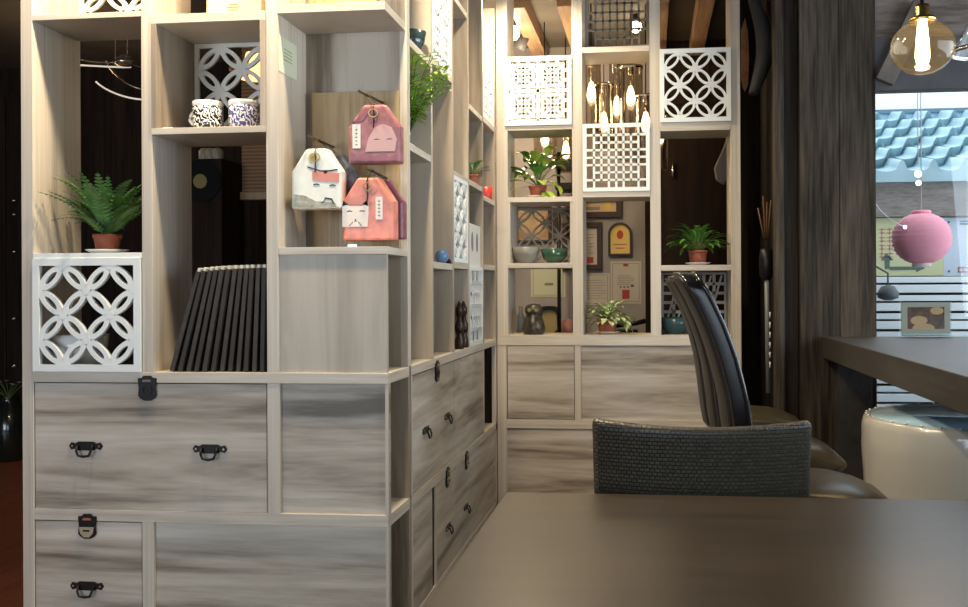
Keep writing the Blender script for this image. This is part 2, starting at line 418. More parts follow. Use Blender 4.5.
def clasp(parent, mp, cu, cv, t0, s, brass=False, k=1.0):
    w, h = .030 * k, .039 * k; mb = MB()
    pl = [(cu - w, cv + h * .8), (cu - w * .6, cv + h * .82), (cu - w * .4, cv + h), (cu + w * .4, cv + h), (cu + w * .6, cv + h * .82), (cu + w, cv + h * .8), (cu + w, cv + h * .55), (cu + w * .92, cv), (cu + w, cv - h * .6), (cu + w * .8, cv - h * .8), (cu + w * .35, cv - h),
          (cu - w * .35, cv - h), (cu - w * .8, cv - h * .8), (cu - w, cv - h * .6), (cu - w * .92, cv), (cu - w, cv + h * .55)]
    mb.prism(pl, mp, t0, t0 + s * .005)
    o = mb.build('clasp', BLACKM, parent, .001)
    mb = MB(); mb.prism([(cu - w * .5, cv + h * .5), (cu + w * .5, cv + h * .5), (cu + w * .4, cv + h * .68), (cu - w * .4, cv + h * .68)], mp, t0 + s * .005, t0 + s * .007)
    mb.build('hasp_slot', CHROME, o)
    mb = MB()
    if brass:
        mb.prism([(cu - w * .8, cv - .002), (cu + w * .8, cv - .002), (cu + w * .7, cv - h * .55), (cu + w * .3, cv - h * .85), (cu - w * .3, cv - h * .85), (cu - w * .7, cv - h * .55)], mp, t0 + s * .004, t0 + s * .009)
        mb.build('lock_plate', BRASSP, o)
        mb = MB(); mb.bar(cu - w * .35, cv - h * .32, cu + w * .35, cv - h * .32, .005, mp, t0 + s * .009, t0 + s * .011); mb.build('keyhole', BLACKM, o)
    else:
        mb.ring([(cu + w * .6 * math.cos(q * PI / 8), cv - h * .15 + w * .6 * math.sin(q * PI / 8)) for q in range(16)], [(cu + w * .4 * math.cos(q * PI / 8), cv - h * .15 + w * .4 * math.sin(q * PI / 8)) for q in range(16)], mp, t0 + s * .004, t0 + s * .008)
        mb.build('lock_ring', BLACKM, o)
gap = .003
dr = B(xl1 + gap, c0 - gap, YF + .002, YF + .024, ZR1 + .001, ZL0 - gap).build('drawer', W_H, t, .001)
for px, py in ((86, 446), (210, 449)):
    p = aty(px, py, YF); handle(dr, FM, p.x, p.z, YF + .002, -1)
p = aty(148, 388, YF); clasp(dr, FM, p.x, p.z, YF - .002, -1)
dr = B(xl1 + gap, d0 - gap, YF + .002, YF + .024, ZB + .003, ZR0 - gap).build('drawer', W_H, t, .001)
p = aty(87, 586, YF); handle(dr, FM, p.x, p.z, YF + .002, -1)
p = aty(88, 526, YF); clasp(dr, FM, p.x, p.z, YF - .001, -1, True)
B(d1, XS, YF + .012, YF + .03, ZB, ZR0).build('front_panel', W_H, t)
B(c1, XS, YF + .014, YF + .032, ZR1, ZL0).build('front_panel', W_H, t)
# the end niches of the lower rows and of the box above, open towards the right
xin = XS - .20
for z0, z1 in ((ZB, ZR0), (ZR1, ZL0)):
    B(xin - .02, xin, YF + .032, YR, z0, z1).build('niche_wall', W_V, t)
    B(xin, XS, YR - .012, YR, z0, z1).build('niche_back', W_V, t)
    B(XS - .009, XS, YF, YF + .012, z0, z1).build('corner_edge', W_EV, t)
# column C : closed box with side niche, open bag niche, upper box
zc0, zc1 = Z(254.5, 330), Z(247, 330)
B(b1, XS, YF - .001, YR - .016, zc0, zc1).build('shelf', W_E, t, .001)
B(b1, XS - .004, YF + .007, YF + .025, ZL1, zc0).build('front_panel', W_V, t)
B(xin - .02, xin, YF + .025, YR - .016, ZL1, zc0).build('niche_wall', W_V, t)
B(b1, XS - .024, YR - .015, YR, ZL1, TOP).build('back_panel', W_V, t)
B(XS - .024, XS, YR - .015, YR + .026, ZL1, TOP).build('upright', W_EV, t, .001)
zt0, zt1 = Z(11.5, 330), Z(3, 330)
B(b1, XS - .004, YF, YR - .016, zt0, zt1).build('shelf', W_E, t, .001)
B(XS - .022, XS - .004, YF, YR - .016, zt1, TOP).build('end_panel', W_V, t)
# column B : inset cup box, shelf above it
zb0, zb1 = Z(133.5, 210), Z(127, 210)
B(a1, b0, YF - .004, YR, zb0, zb1).build('shelf', W_E, t, .001)
zk0, zk1 = Z(22, 210), Z(13, 210)
B(a1, b0, YF - .004, YR, zk0, zk1).build('shelf', W_E, t, .001)
B(a1, a1 + .017, YF - .004, YR, zb1, zk0).build('box_side', W_V, t, .001)
B(b0 - .017, b0, YF - .004, YR, zb1, zk0).build('box_side', W_V, t, .001)
mb = MB(); shippo(mb, FM, a1 + .018, b0 - .018, zb1 + .001, zk0 - .001, 4, 4, YR - .014, YR - .002, .014)
mb.build('lattice_panel', CREAM, t)['label'] = 'cream interlaced-petal lattice'
# column A
za0, za1 = Z(19.5, 60), Z(14, 60)
B(xl1, a0, YF, YR, za0, za1).build('shelf', W_E, t, .001)
mb = MB(); shippo(mb, FM, xl1 + .002, a0 - .002, za1 + .001, za1 + .28, 4, 4, YR - .014, YR - .002, .014)
mb.build('lattice_panel', CREAM, t)['label'] = 'cream interlaced-petal lattice'
zl1 = Z(253, 90); zl0 = ZL1
B(xl1 + .001, a0 - .001, YF - .003, YR, zl1 - .017, zl1).build('shelf', WHITE, t, .001)
mb = MB(); shippo(mb, FM, xl1 + .002, a0 - .003, zl0 + .001, zl1 - .0172, 4, 4, YF - .008, YF + .010, .022)
mb.build('lattice_panel', WHITE, t)['label'] = 'white interlaced-petal lattice'

# things in it ------------------------------------------------------
c = (aty(110, 252, YF + .12).x, YF + .105, zl1)
saucer('white saucer under the feathery fern on the white lattice box', c, .068)
c = (c[0], c[1], zl1 + .0055)
fern_plant('feathery dark green fern in a terracotta pot on the white lattice box', c, .045, .058, .25, FERN, 60, 3, .85, 1.56, lim=(xl1 + .012, a0 - .004))
# white bowl and folded cloth behind the white lattice
cx = aty(78, 360, YF + .13).x
tag(MB().lathe([(.045, 0), (.05, .004), (.082, .055), (.090, .112), (.086, .112), (.078, .055), (.04, .01), (.001, .008)], (cx + .01, YF + .125, ZL1), 36).build('bowl', PORC), 'white bowl inside the white lattice box at lower left', 'bowl')
tag(MB().lathe([(.03, 0), (.034, .003), (.036, .15), (.03, .17), (.03, .18), (.026, .18), (.026, .165), (.031, .15), (.030, .01), (.001, .008)], (a0 - .05, YF + .13, ZL1), 28).build('glass_jar', thin_glass('jar_glass', (.75, .82, .82), 1.5)), 'tall glass jar behind the right side of the white lattice box', 'jar')
# menus
R = random.Random(4)
NM = 12
MENU = mat('menu_cover', (.024, .018, .012), .55, noise=.3, nscale=40)
MENU_B = mat('menu_cover_brown', (.038, .028, .019), .55, noise=.3, nscale=40)
ordn = ['leftmost and most tilted', 'second from left', 'third from left', 'fourth from left', 'fifth from left', 'sixth from left', 'sixth from right', 'fifth from right', 'fourth from right', 'third from right', 'second from right', 'rightmost and nearly upright']
for i in range(NM):
    q = i / (NM - 1)
    xb = X(167.5, 368) + (X(258, 368) - X(167.5, 368)) * q
    xt = X(194, 265) + (X(259.8, 265) - X(194, 265)) * q
    hh = .322; th = .0148; lean = math.asin(max(0, min(.9, (xt - xb) / hh)))
    y0 = YF + .012 + R.uniform(0, .012); y1 = y0 + .205
    tt = thing('menu_binder', f'black menu binder leaning on the cabinet, {ordn[i]} in the row of twelve', 'menu', (xb, (y0 + y1) / 2, ZL1), 'leaning black menu binders')
    ca, sa = math.cos(lean), math.sin(lean)
    # lowest point after leaning to the right is the right bottom corner: lift so it touches the worktop
    def mpm(u, v, tt_, xb=xb, ca=ca, sa=sa, th=th): return (xb + u * ca + v * sa, tt_, ZL1 + .0003 + (th - u) * sa * 1.0 + v * ca - 0)
    mb = MB()
    mb.prism([(0, 0), (.0035, 0), (.0035, hh), (0, hh)], mpm, y0, y1)
    mb.prism([(th - .0035, 0), (th, 0), (th, hh), (th - .0035, hh)], mpm, y0, y1)
    mb.prism([(.0005, 0), (th - .0005, 0), (th - .0005, hh), (.0005, hh)], mpm, y0 - .003, y0 + .001)
    mb.build('cover', MENU if i % 2 else MENU_B, tt, .001)
    mb = MB(); mb.prism([(.004, .004), (th - .004, .004), (th - .003, hh + .010), (.003, hh + .010)], mpm, y0 + .0015, y1 - .004)
    mb.build('pages', PAPER, tt)
# mugs
def patt(name, ink, sc_):
    m, nt, b = new_mat(name); N = nt.nodes; L = nt.links
    tc = N.new('ShaderNodeTexCoord'); v = N.new('ShaderNodeTexVoronoi'); v.feature = 'DISTANCE_TO_EDGE'; v.inputs['Scale'].default_value = sc_
    w = N.new('ShaderNodeTexWave'); w.inputs['Scale'].default_value = sc_ * .55; w.inputs['Distortion'].default_value = 11; w.inputs['Detail Scale'].default_value = 2.5; w.bands_direction = 'DIAGONAL'
    L.new(tc.outputs['Object'], v.inputs['Vector']); L.new(tc.outputs['Object'], w.inputs['Vector'])
    mu = N.new('ShaderNodeMath'); mu.operation = 'ADD'; L.new(w.outputs['Fac'], mu.inputs[0]); L.new(v.outputs['Distance'], mu.inputs[1])
    r = N.new('ShaderNodeValToRGB'); r.color_ramp.interpolation = 'CONSTANT'
    r.color_ramp.elements[0].color = (.8, .78, .74, 1); r.color_ramp.elements[1].position = .52; r.color_ramp.elements[1].color = (*ink, 1)
    L.new(mu.outputs[0], r.inputs['Fac']); L.new(r.outputs['Color'], b.inputs['Base Color']); b.inputs['Roughness'].default_value = .15
    return m
def mug(label, px, r, m, left):
    c = (aty(px, 110, YF + .09).x, YF + .09, zb1)
    tt = thing('mug', label, 'mug', c, 'patterned mugs in the cup box')
    MB().lathe([(r * .8, 0), (r * .92, .004), (r, .02), (r, .078), (r * .995, .0781)], c, 40).build('body', m, tt)
    MB().lathe([(r * .996, .078), (r * 1.02, .084), (r * 1.01, .094), (r * .95, .094), (r * .93, .078), (r * .9, .02), (.001, .012)], c, 40, cap0=False).build('rim', PORC, tt)
    a = PI * .92 if left else PI * .35
    P = []
    for k in range(9):
        q = k / 8; rr = r * .96 + .026 * math.sin(PI * q); P.append((c[0] + rr * math.cos(a), c[1] + rr * math.sin(a), c[2] + .074 - .056 * q))
    MB().tube(P, .0055, 8).build('handle', PORC, tt)
mug('white mug with black scroll pattern, its handle to the left', 208, .047, patt('black_scroll_glaze', (.012, .011, .012), 50), True)
mug('white mug with blue scroll pattern beside the black patterned one', 243.5, .0455, patt('blue_scroll_glaze', (.06, .07, .24), 50), False)
p = aty(169, 126, YF + .03)
tbox('coaster', PORC, 'small white tile lying at the left of the cup box', 'coaster', p.x - .016, p.x + .016, YF + .02, YF + .05, zb1, zb1 + .006)
# kraft paper carton above the cup box
tt = thing('carton', 'cream paper carton on the shelf above the cup box', 'carton', (X(226, 5), YF + .1, zk1))
xa, xb = X(199, 5), X(255, 5)
KR = mat('cream_carton', (.72, .58, .34), .6)
B(xa, xb, YF + .05, YF + .16, zk1, zk1 + .11).build('body', KR, tt, .004)
mb = MB(); mb.box(xa - .004, xb + .004, YF + .045, YF + .165, zk1 + .11, zk1 + .13); mb.build('lid', KR, tt, .003)
mb = MB()
for i, (u, w) in enumerate(((.0, .035), (.012, .045), (.024, .03))):
    mb.bar((xa + xb) / 2 - w / 2, zk1 + .022 + u * .7, (xa + xb) / 2 + w / 2, zk1 + .022 + u * .7, .003, FM, YF + .049, YF + .0505)
mb.build('print', mat('brown_print', (.3, .2, .1), .7), tt)
tt = tbox('wooden_tray', PLY, 'wooden tray on the topmost shelf above the hanging bags', 'tray', X(304, 1), X(374, 1), YF + .04, YF + .2, zt1, zt1 + .05, bevel=.006)
# price card on the inner left wall of the bag niche
tt = thing('notice_card', 'pale green notice card stuck inside the bag niche', 'card', (b1 + .001, YF + .05, Z(75, 282)))
zc_ = Z(70, 282)
MB().prism([(YF + .006, zc_), (YF + .165, zc_), (YF + .165, zc_ + .112), (YF + .006, zc_ + .112)], SM, b1 + .0005, b1 + .0015).build('sheet', PAPER_G, tt)
mb = MB()
for k in range(4): mb.bar(YF + .05, zc_ + .045 + k * .011, YF + .12, zc_ + .045 + k * .011, .003, SM, b1 + .0016, b1 + .0019)
mb.build('print', mat('green_print', (.25, .3, .1), .7), tt)
# plywood board with pegs
yb = YR - .016
pb = thing('plywood_board', 'tan plywood board with pegs at the back of the bag niche', 'board', (X(350, 200), yb, zc1))
pA, pB = aty(312, 93, yb - .012), aty(408, 93, yb - .012)
B(pA.x, min(pB.x, XS - .0245), yb - .012, yb - .001, zc1 + .0005, pA.z).build('panel', PLY, pb, .001)
PEG = mat('dark_peg', (.06, .04, .025), .4, .5)
pegs = [((359, 91), (383, 103)), ((308, 136), (333, 147)), ((366, 168), (386, 178))]
pe = []
for tip, base in pegs:
    b = aty(*base, yb - .013); a = aty(*tip, 2.965); pe.append((a, b))
    MB().tube([b, a], .0042, 10).build('peg', PEG, pb)
# hanging bags
def bag(label, peg, y0, y1, px0, px1, pt, pbm, m, art, group='gift bags hanging on the pegs'):
    """house-shaped paper bag; pixel outline is taken at its front plane y0"""
    A = aty(px0, pbm, y0); Bq = aty(px1, pt, y0); w = Bq.x - A.x; h = Bq.z - A.z; cx = (A.x + Bq.x) / 2
    tt = thing('gift_bag', label, 'bag', (cx, (y0 + y1) / 2, A.z), group)
    pts = [(-.5, 0), (.5, 0), (.5, .62), (.2, 1), (-.2, 1), (-.5, .62)]
    mb = MB(); n = 5; rows = []
    for k in range(n + 1):
        q = k / n; sc_ = 1 - .06 * abs(2 * q - 1) ** 3
        rows.append([(cx + u * w * sc_, y0 + (y1 - y0) * q, A.z + (v * h if v else 0) * (1 - .03 * abs(2 * q - 1) ** 3) + (.0 if v else .002)) for u, v in pts])
    vs = mb.quadgrid(rows, False, closev=True); mb.bm.faces.new(vs[0]); mb.bm.faces.new(vs[-1][::-1])
    mb.build('body', m, tt, .006, segs=3)
    a, b = pe[peg]; ym = (y0 + y1) / 2; q = (ym - a.y) / (b.y - a.y); pp = a + (b - a) * q
    mb = MB(); ztop = A.z + h
    mb.tube([(cx - .012, ym, ztop - .004), (pp.x - .004, ym, pp.z + .001), (pp.x, ym, pp.z + .0062), (pp.x + .004, ym, pp.z + .001), (cx + .012, ym, ztop - .004)], .0016, 6)
    mb.build('cord', mat('dark_cord_' + str(peg), (.12, .08, .04), .7), tt)
    if art:
        mb = MB(); mb.tube([(cx, y0 + .012, ztop + .001), (cx, y0 - .004, ztop - .012), (cx + .002, y0 - .004, ztop - h * .22), (cx, y0 - .004, ztop - h * .40)], .0017, 6)
        mb.build('hanging_string', PEG, tt)
        mb = MB(); mb.ring(blob(cx, ztop - h * .16, .016, .014), blob(cx, ztop - h * .16, .0125, .0105), FM, y0 - .006, y0 - .003); mb.build('string_ring', mat('tan_ring_%s_%d' % (m.name, peg), (.42, .30, .14), .5), tt)
    for nm, mm, polys in art:
        if nm.endswith('_marks'):
            for pl in polys: MB().prism([(cx + u * w, A.z + v * h) for u, v in pl], FM, y0 - .0015, y0 + .004).build('face_mark', mm, tt)
            continue
        mb = MB()
        for pl in polys: mb.prism([(cx + u * w, A.z + v * h) for u, v in pl], FM, y0 - .0015, y0 + .004)
        mb.build(nm, mm, tt)
    return tt
def dash(u, v, w, h=.012, s=0): return [(u - w / 2, v - h + s), (u, v - h * .2), (u + w / 2, v - h + s), (u + w / 2, v + h * .6 + s), (u, v + h * 1.6), (u - w / 2, v + h * .6 + s)]
def blob(cu, cv, ru, rv, n=16): return [(cu + ru * math.cos(2 * PI * k / n), cv + rv * math.sin(2 * PI * k / n)) for k in range(n)]
PK = mat('plum_pink_paper', (.30, .115, .12), .35, noise=.35, nscale=28); PKL = mat('pale_pink_paper', (.52, .32, .31), .4)
WB = mat('white_bag_paper', (.74, .74, .66), .35, noise=.05, nscale=40); GR = mat('grey_blue_paper', (.10, .11, .13), .4, noise=.5, nscale=60)
OR = mat('coral_paper', (.68, .22, .15), .35, noise=.25, nscale=25); CRM = mat('cream_print', (.80, .72, .64), .45)
REDP = mat('salmon_print', (.62, .25, .20), .5); PL2 = mat('plum_paper', (.25, .08, .10), .35, noise=.2, nscale=30)
INK2 = mat('plum_ink', (.16, .07, .08), .6)
tagmarks = lambda cu, v0, v1: [[(cu - .02, v), (cu + .02, v), (cu + .02, v + .018), (cu - .02, v + .018)] for v in [v0 + (v1 - v0) * k / 5 for k in range(5)]]
bag('plum pink gift bag with a pale smiling face hanging highest', 0, 3.0, 3.06, 347.5, 400, 103, 164, PK, [
    ('face_print', PKL, [[(-.16, .20), (.40, .20), (.44, .40), (.34, .60), (.18, .66), (.02, .60), (-.10, .42)]]),
    ('label_strip', CRM, [[(-.40, .26), (-.25, .26), (-.25, .66), (-.40, .66)]]),
    ('eye_marks', INK2, [dash(.06, .40, .10, .008), dash(.30, .40, .10, .008)]), ('label_print', INK2, tagmarks(-.325, .31, .62)),
    ('scroll_print', PL2, [[(-.46, .06), (.1, .04), (.44, .05), (.42, .16), (.3, .1), (.2, .17), (.0, .12), (-.16, .19), (-.30, .12), (-.44, .22)]]), ('cloud_print', PL2, [[(-.42, .70), (-.2, .72), (-.05, .9), (-.16, .93), (-.24, .80)]])])
bag('dark grey gift bag behind the white one', 1, 3.075, 3.14, 309, 354, 152, 207, GR, [])
bag('white gift bag with a salmon band and closed eyes hanging at left', 1, 2.985, 3.06, 290.5, 340.5, 147, 209.5, WB, [
    ('band_print', REDP, [[(-.06, .47), (.47, .43), (.47, .58), (.20, .60), (-.06, .62)]]),
    ('eye_marks', INK, [dash(.02, .40, .12), dash(.34, .38, .12), [(.12, .10), (.15, .09), (.19, .19), (.33, .17), (.38, .08), (.35, .08), (.31, .145), (.20, .16)], [(-.16, .70), (.10, .63), (.30, .63), (.44, .65), (.44, .63), (.30, .605), (.10, .605), (-.16, .68)], blob(.2, .6, .035, .03)]),
    ('seal_print', mat('yellow_seal', (.6, .5, .15), .5), [blob(-.05, .84, .09, .08)]),
    ('ash_pattern', mat('ash_print', (.36, .36, .30), .6, noise=.4, nscale=60), [[(-.46, .03), (.42, .03), (.40, .10), (.0, .13), (-.2, .22), (-.46, .25)]])])
bag('plum gift bag behind the coral one', 2, 3.09, 3.15, 354, 403, 178, 240, PL2, [])
bag('coral red gift bag with a cream cat-like face print hanging lowest', 2, 3.0, 3.075, 341.5, 393.5, 176, 241, OR, [
    ('face_print', CRM, [[(-.48, .22), (.0, .22), (.02, .42), (.02, .58), (-.10, .54), (-.34, .54), (-.48, .60)]]),
    ('ear_marks', INK, [[(-.48, .54), (-.36, .57), (-.46, .63)], [(.02, .54), (-.10, .57), (.0, .63)], dash(-.34, .46, .1, .01), dash(-.10, .46, .1, .01), [(-.25, .30), (-.20, .30), (-.225, .35)], [(-.36, .23), (-.34, .23), (-.27, .29), (-.28, .30)], [(-.12, .23), (-.10, .23), (-.17, .30), (-.18, .29)]]),
    ('label_strip', CRM, [[(.16, .33), (.29, .33), (.29, .68), (.16, .68)]]), ('label_print', INK2, tagmarks(.225, .38, .66)),
    ('band_print', REDP, [[(-.47, .60), (-.30, .68), (.0, .68), (.10, .60), (.0, .57), (-.10, .575), (-.34, .575)]]), ('ring_print', REDP, [blob(.08, .80, .10, .07)])])
p = aty(354, 244, YF + .05)
tbox('price_label', PORC, 'tiny white price label on the shelf edge under the coral bag', 'label', p.x - .014, p.x + .014, YF + .03, YF + .034, zc1, zc1 + .009, bevel=.0005)

# ================================================================== SIDE UNIT (runs away from the viewer)
SY = lambda px, py=300: atx(px, py, XS).y
SZ = lambda px, py: atx(px, py, XS).z
YB = 5.104; DB = .27
y_end = 5.085
t = side = thing('display_cabinet', 'receding oak-grey shelf cabinet with chest drawers along the aisle', 'cabinet', (XS - .135, 4.15, 0))
x0s = XS - .27
ups = [SY(432.8), SY(453.8), SY(469.3), SY(483.6)]
TH = .026
pos = []
B(x0s, XS, 3.2465, y_end, ZL0, ZL1).build('worktop', W_E, t, .0015)
B(x0s, XS, 3.2465, y_end, ZR0, ZR1).build('rail', W_E, t)
B(x0s, XS, 3.2465, y_end, .045, ZB).build('rail', W_E, t)
B(x0s, XS - .03, 3.2465, y_end, 0, .045).build('plinth', W_E, t)
B(x0s - .012, x0s, 3.2465, y_end, ZL1, TOP).build('back_panel', W_V, t)  # unseen back board added to stop the aisle spot shining through
for y in ups:
    B(x0s, XS, y - TH / 2, y + TH / 2, ZL1, TOP).build('upright', W_V, t, .001)
B(x0s, XS, y_end - .03, y_end, ZL1, TOP).build('upright', W_V, t, .001)
B(XS - .02, XS, y_end - .03, y_end, 0, ZL0).build('stile', W_EV, t)
yA = 3.25; cols = [(yA, ups[0] - TH / 2), (ups[0] + TH / 2, ups[1] - TH / 2), (ups[1] + TH / 2, ups[2] - TH / 2), (ups[2] + TH / 2, ups[3] - TH / 2), (ups[3] + TH / 2, y_end - .03)]
def sshelf(ci, z, th=.024):
    B(x0s, XS - .001, cols[ci][0], cols[ci][1], z - th, z).build('shelf', W_E, t, .001); return z
# heights read on the side plane
s0a = sshelf(0, SZ(422, 51)); s0b = sshelf(0, SZ(422, 150))
s1a = sshelf(1, 2.035); s1b = sshelf(1, SZ(445, 263))
s2a = sshelf(2, SZ(461, 4)); s2b = sshelf(2, SZ(462, 263)); s2c = sshelf(2, SZ(462, 175), .016)
s3a = sshelf(3, SZ(476, 110)); s3b = sshelf(3, SZ(476, 183))
s4a = sshelf(4, SZ(489, 122)); s4b = sshelf(4, SZ(489, 198)); s4c = sshelf(4, SZ(489, 265))
# lattices standing in the open side
def slat(ci, z0, z1, fn, m=WHITE, lab='white fretwork lattice', **k):
    mb = MB(); fn(mb, SM, cols[ci][0] + .002, cols[ci][1] - .002, z0 + .001, z1 - .001, **k); o = mb.build('lattice_panel', m, t); o['label'] = lab
slat(1, s1a, 2.50, rice, t0=XS - .016, t1=XS - .001, w=.018, lab='white lattice of star-shaped tiles')
slat(2, s2b, s2c - .016, shippo, nu=4, nv=6, t0=XS - .016, t1=XS - .001, w=.018, lab='white petal lattice')
slat(3, ZL1, SZ(476, 266), stepgrid, t0=XS - .016, t1=XS - .001, w=.02, n=6, lab='white slatted lattice')
slat(4, s4a, SZ(489, 44), rice, t0=XS - .016, t1=XS - .001, w=.018, lab='white lattice of star-shaped tiles')
# drawers, doors and niches below the worktop
SYa, SYb, SYc = 3.262, SY(455, 380), SY(483.5, 360)
B(x0s, XS - .03, SYa, SYc, ZR1, ZL0).build('drawer_box', DARKGAP, t)
yS1 = SY(433, 500); yS2 = SY(437, 500); yS3 = SY(456.5, 500)
B(x0s, XS - .03, SYa, y_end - .03, ZB, ZR0).build('drawer_box', DARKGAP, t)
B(XS - .02, XS, 3.2465, SYa - .001, ZB, ZR0).build('stile', W_EV, t); B(XS - .02, XS, 3.2465, SYa - .001, ZR1, ZL0).build('stile', W_EV, t)
B(XS - .025, XS, SYc, SYc + .022, ZR1, ZL0).build('stile', W_EV, t)
B(x0s + .02, XS - .025, SYc, SYc + .02, ZR1, ZL0).build('niche_wall', W_V, t)
B(x0s, XS - .021, y_end - .03, y_end, ZR1, ZL0).build('niche_wall', DKWOOD, t)  # far wall added in near-black wood to keep the niche looking unlit
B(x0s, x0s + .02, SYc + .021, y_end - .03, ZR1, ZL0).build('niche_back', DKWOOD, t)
xf = XS - .002
def sdrawer(ya, yb_, z0, z1, name='drawer'):
    return B(xf - .02, xf, ya + gap, yb_ - gap, z0 + gap, z1 - gap).build(name, W_H, t, .001)
dA = sdrawer(SYa, SYb, ZR1, ZL0)
for px, py in ((425.5, 430), (447, 416)):
    p = atx(px, py, xf); handle(dA, SM, p.y, p.z, xf, 1, .9)
p = atx(436.3, 371, xf); clasp(dA, SM, p.y, p.z, XS, 1, k=1.0)
sdrawer(SYb, SYc, ZR1, ZL0, 'front_panel')
sdrawer(SYa, yS1, ZB, ZR0, 'front_panel')
B(xf - .02, xf + .001, yS2 - .022, yS2, ZB, ZR0).build('stile', W_EV, t)
B(XS - .014, XS - .007, yS1, yS2 - .0225, ZB, ZR0).build('painted_gap_shade', DARKGAP, t)  # near-black strip standing in for the shadow between the drawers
dB = sdrawer(yS2, yS3, ZB, ZR0)
p = atx(446.8, 477, xf); clasp(dB, SM, p.y, p.z, XS, 1, True)
p = atx(447.8, 527, xf); handle(dB, SM, p.y, p.z, xf, 1, .8)
dC = sdrawer(yS3, y_end - .03, ZB, ZR0)
p = atx(466, 460, xf); clasp(dC, SM, p.y, p.z, XS, 1, True)
p = atx(465.7, 507, xf); handle(dC, SM, p.y, p.z, xf, 1, .8)

# things on it
xm = XS - .10
def son(px, py, dx=.10): p = atx(px, py, XS - dx); return p
DKGL = mat('dark_celadon_glaze', (.025, .045, .045), .15, coat=.5)
yy = 3.495
tag(MB().lathe([(.022, 0), (.024, .006), (.045, .04), (.054, .085), (.051, .085), (.04, .04), (.016, .012), (.001, .01)], (XS - .054, yy, s0a), 32).build('bowl', DKGL), 'dark teal bowl on the high shelf of the receding cabinet', 'bowl')
R = random.Random(11)
yy = 3.475
tp = thing('potted_plant', 'bright green leafy plant hanging out of the receding cabinet', 'plant', (XS - .055, yy, s0b))
pot(tp, (XS - .10, yy, s0b), .045, .08, PORC)
mb = MB(); ms = MB()
for k in range(30):
    az = R.uniform(0, 2 * PI); P = arc((XS - .055, yy, s0b + .07), az, R.uniform(1.0, 1.55), R.uniform(.16, .34), R.uniform(.3, 1.0), 8); 
    P = [Vector((min(q.x, XS + .06), min(max(q.y, cols[0][0] + .01), cols[0][1] - .01), min(q.z, s0a - .04))) for q in P]
    ms.tube(P, .0014, 5)
    for i in range(2, 9):
        for s in (0, PI):
            leaf(mb, P[i], az + s + R.uniform(.6, 1.4), R.uniform(-.3, .6), R.uniform(.03, .05), .017, .6, 3)
for v in mb.bm.verts: v.co.y = min(max(v.co.y, cols[0][0] + .002), cols[0][1] - .002); v.co.z = min(v.co.z, s0a - .03)
mb.build('leaves', FERN_L, tp); ms.build('stems', STEM, tp)
p = atx(415.5, 142, XS - .03)
tbox('folded_card', PAPER, 'small white card lying on the shelf under the leafy plant', 'card', XS - .05, XS - .004, 3.262, 3.33, s0b, s0b + .004)
yb1 = 3.895
tag(MB().lathe([(.001, 0)] + [(.028 * math.sin(PI * k / 12), .028 - .028 * math.cos(PI * k / 12)) for k in range(1, 12)] + [(.001, .056)], (XS - .033, yb1, s1b), 28, cap0=False).build('ball', mat('blue_glaze', (.10, .20, .36), .3)), 'small blue ball on the receding cabinet shelf', 'ball')
tag(MB().lathe([(.010, 0), (.012, .006), (.007, .016), (.001, .022)], (XS - .013, 3.938, s1b), 20).build('paperweight', BLACKM), 'little black cone paperweight beside the blue ball', 'paperweight')
prof = [(.020, 0), (.023, .01), (.021, .04), (.013, .055), (.020, .08), (.022, .10), (.012, .122), (.010, .135), (.017, .150), (.018, .168), (.010, .185), (.005, .20), (.001, .204)]
for px, lab in ((459.5, 'nearer of the two dark figurines on the receding worktop'), (464.8, 'farther of the two dark figurines on the receding worktop')):
    yq = 4.19 if px < 460 else 4.288
    tf = thing('figurine', lab, 'figurine', (XS - .020, yq, ZL1), 'dark carved figurines')
    MB().lathe([(r * .95, z) for r, z in prof], (XS - .020, yq, ZL1), 20).build('body', mat('dark_bronze', (.04, .022, .016), .35, .4, noise=.5, nscale=60), tf)
    mb = MB()
    for s in (-1, 1): mb.tube([(XS - .02, yq + s * .012, ZL1 + .10), (XS - .014, yq + s * .021, ZL1 + .085), (XS - .008, yq + s * .017, ZL1 + .07)], .006, 8)
    mb.build('arm', mat('dark_bronze_arm', (.04, .022, .016), .35, .4), tf)
# leaning white card with two prints
tc = thing('greeting_card', 'white card with two grey prints standing above the slatted lattice', 'card', (XS - .01, (cols[3][0] + cols[3][1]) / 2, SZ(476, 266)))
zq = SZ(476, 266) - .0005
B(XS - .014, XS - .010, cols[3][0] + .01, cols[3][1] - .01, zq, zq + .19).build('sheet', PAPER, tc)
for q in (.35, .70):
    mb = MB(); yq = cols[3][0] + (cols[3][1] - cols[3][0]) * q; mb.prism([(yq + a, zq + .11 + b) for a, b in blob(0, 0, .028, .045)], SM, XS - .010, XS - .0095)
    mb.build('print', mat('grey_print', (.2, .2, .2), .7), tc)
yq = 4.61
broad_plant('potted_plant', 'small green sprig plant in a far shelf of the receding cabinet', (XS - .035, yq, s3b), .03, .05,
            [(k * .9, R.uniform(.5, 1.3), R.uniform(.03, .07), .06, .02, .7) for k in range(14)], FERN)
yq = 4.99
tt = thing('red_cup', 'small red cup on the farthest shelf of the receding cabinet', 'cup', (XS - .036, yq, s4b))
MB().lathe([(.026, 0), (.03, .003), (.036, .065), (.033, .065), (.026, .008), (.001, .006)], (XS - .036, yq, s4b), 24).build('body', mat('red_lacquer', (.55, .04, .03), .35), tt)

